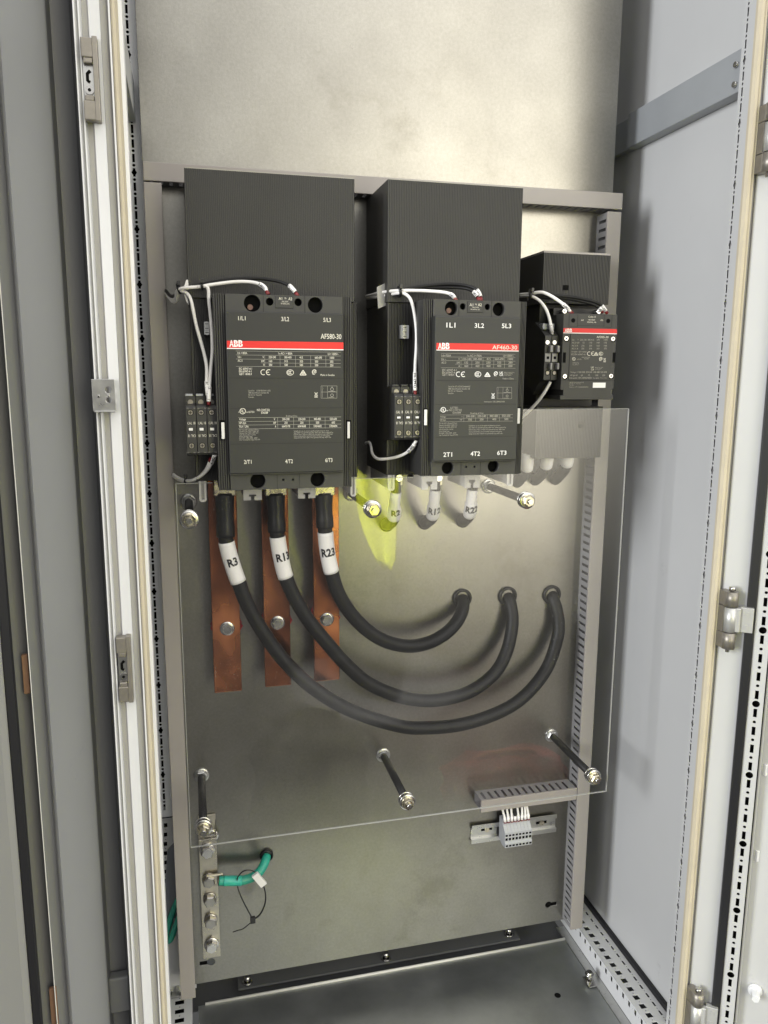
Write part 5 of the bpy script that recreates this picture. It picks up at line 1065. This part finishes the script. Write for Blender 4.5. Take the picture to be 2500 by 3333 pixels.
# ---- the ground in front of the cabinet and two unseen bags added for soft reflections low in the clear sheet
ZF = -.45
bm = NB(); bx(bm, -2.6, 3.4, -3.4, -.80, ZF-.02, ZF); tag(obj('floor', bm, 'concrete'), None, None, None, 'structure')
def onfloor(px, py):   # place on the floor whose mirror image falls at this point of the sheet
    q = ptz(px, py, ZF); return Vector((q.x, -.4-q.y, ZF))
def bag(label, c, w, d, h, m, hm):
    t = thing('stand_in_bag', label, 'bag', c); n = 9; rows = []
    bm = NB()
    for i in range(7):
        f = i/6; k = (1, 1.08, 1.1, 1.04, .92, .70, .30)[i]; z = c.z+h*(0, .12, .35, .6, .8, .94, 1.0)[i]
        rows.append([bm.verts.new((c.x+w/2*k*math.copysign(abs(math.cos(2*PI*j/20))**.6, math.cos(2*PI*j/20))+.03*math.sin(i*2+j), c.y+d/2*k*math.copysign(abs(math.sin(2*PI*j/20))**.6, math.sin(2*PI*j/20)), z+.012*math.sin(j*1.7+i))) for j in range(20)])
    for i in range(6):
        for j in range(20): bm.faces.new((rows[i][j], rows[i][(j+1) % 20], rows[i+1][(j+1) % 20], rows[i+1][j])).smooth = True
    bm.faces.new(rows[6]); bm.faces.new(rows[0][::-1]); obj('bag_body', bm, m, t)
    bm = NB(); tube(bm, spline([(c.x-w*.28, c.y, c.z+h*.93), (c.x-w*.2, c.y, c.z+h*1.04), (c.x, c.y, c.z+h*1.08), (c.x+w*.2, c.y, c.z+h*1.04), (c.x+w*.28, c.y, c.z+h*.93)], 5), .014, 10); obj('handle', bm, hm, t)
fab = mat('dark_bag_fabric', (.012, .012, .013), .9, bump=.2, bscale=80)
c1 = onfloor(1010, 2640); bag('black bag added on the ground for a dark reflection low in the clear sheet', c1, .42, .26, .40, fab, fab)
c2 = onfloor(1640, 2560); bag('red and black bag added on the ground for a red reflection low in the clear sheet', c2, .50, .24, .15, mat('red_bag_fabric', (.70, .04, .03), .7, var=.5, vscale=9, col2=(.10, .015, .012)), mat('orange_handle', (.65, .14, .03), .5))
# ================================================================ light
w = D.worlds.new('World'); scene.world = w; w.use_nodes = True
nt = w.node_tree; N = nt.nodes; L = nt.links; bg = N['Background']
tc = N.new('ShaderNodeTexCoord')
def lobe(d, lo, hi, col, st):
    v = N.new('ShaderNodeVectorMath'); v.operation = 'DOT_PRODUCT'; v.inputs[1].default_value = Vector(d).normalized()
    L.new(tc.outputs['Generated'], v.inputs[0])
    m = N.new('ShaderNodeMapRange'); m.interpolation_type = 'SMOOTHSTEP'; m.inputs['From Min'].default_value = lo; m.inputs['From Max'].default_value = hi
    L.new(v.outputs['Value'], m.inputs['Value'])
    s = N.new('ShaderNodeVectorMath'); s.operation = 'SCALE'; s.inputs[0].default_value = [c*st for c in col]; L.new(m.outputs['Result'], s.inputs['Scale'])
    return s.outputs['Vector']
def add(a, b):
    v = N.new('ShaderNodeVectorMath'); v.operation = 'ADD'; L.new(a, v.inputs[0]); L.new(b, v.inputs[1]); return v.outputs['Vector']
base = N.new('ShaderNodeCombineXYZ')
for i, c in enumerate((.08, .081, .08)): base.inputs[i].default_value = c
sep = N.new('ShaderNodeSeparateXYZ'); L.new(tc.outputs['Generated'], sep.inputs[0])
def mth(op, a, b=None):
    n = N.new('ShaderNodeMath'); n.operation = op
    for i, v in enumerate((a, b)):
        if v is None: continue
        if isinstance(v, (int, float)): n.inputs[i].default_value = v
        else: L.new(v, n.inputs[i])
    return n.outputs[0]
def sstep(v, lo, hi):
    m = N.new('ShaderNodeMapRange'); m.interpolation_type = 'SMOOTHSTEP'; m.inputs['From Min'].default_value = lo; m.inputs['From Max'].default_value = hi; L.new(v, m.inputs['Value']); return m.outputs['Result']
az = mth('ARCTAN2', sep.outputs['X'], mth('MULTIPLY', sep.outputs['Y'], -1.0))
# a tall bright doorway behind the viewer, to the right
azd = mth('ABSOLUTE', mth('SUBTRACT', az, .37))
dv = mth('MULTIPLY', mth('SUBTRACT', 1.0, sstep(azd, .05, .23)), mth('MULTIPLY', sstep(sep.outputs['Z'], -.34, .05), mth('SUBTRACT', 1.0, sstep(sep.outputs['Z'], .1, .3))))
dh = mth('MULTIPLY', mth('SUBTRACT', 1.0, sstep(azd, .06, .28)), mth('MULTIPLY', sstep(sep.outputs['Z'], -.02, .2), mth('SUBTRACT', 1.0, sstep(sep.outputs['Z'], .38, .66))))
def scaled(v, c):
    s2 = N.new('ShaderNodeVectorMath'); s2.operation = 'SCALE'; s2.inputs[0].default_value = c; L.new(v, s2.inputs['Scale']); return s2.outputs['Vector']
door = add(scaled(dv, (6.0, 5.5, 4.4)), scaled(dh, (2.0, 1.86, 1.54)))
low = scaled(mth('MULTIPLY', mth('SUBTRACT', 1.0, sstep(sep.outputs['Z'], -.30, -.02)), sstep(mth('MULTIPLY', sep.outputs['Y'], -1.0), .1, .5)), (.10, .097, .09))
sky = add(add(add(base.outputs[0], low), door), lobe((.45, -.5, .85), .35, 1.0, (1, .99, .97), 2.35))
L.new(sky, bg.inputs['Color']); bg.inputs['Strength'].default_value = 1.0

def area(name, loc, target, sx, sy, power, col):
    l = D.lights.new(name, 'AREA'); l.shape = 'RECTANGLE'; l.size = sx; l.size_y = sy; l.energy = power; l.color = col
    o = D.objects.new(name, l); COL.objects.link(o); o.location = loc
    o.rotation_euler = (Vector(target)-Vector(loc)).to_track_quat('-Z', 'Y').to_euler(); return o
area('daylight_opening', (-4.6, -2.75, 2.35), (.95, -.1, 1.2), 1.2, 2.6, 330, (.96, .98, 1.0))
area('front_fill', (-2.5, -3.5, 1.75), (.4, -.1, 1.1), 1.1, 1.5, 42, (1.0, .98, .95))  # unseen fill lamp added to brighten the front faces
sp = D.lights.new('jacket_fill_spot', 'SPOT'); sp.energy = 4200; sp.spot_size = .30; sp.spot_blend = .3; sp.shadow_soft_size = .05  # unseen spot added only to light the jacket for its reflection
so = D.objects.new('jacket_fill_spot', sp); COL.objects.link(so); so.location = (.55, -1.05, 2.5); so.rotation_euler = (Vector((jx, -2.2, jz)) - Vector(so.location)).to_track_quat('-Z', 'Y').to_euler()
scene.render.engine = 'CYCLES'
scene.view_settings.view_transform = 'Standard'; scene.view_settings.look = 'None'; scene.view_settings.exposure = 0; scene.view_settings.gamma = 1
scene.cycles.use_denoising = True; scene.cycles.max_bounces = 10; scene.cycles.transparent_max_bounces = 16
scene.cycles.caustics_reflective = False; scene.cycles.caustics_refractive = False; scene.cycles.sample_clamp_indirect = 4
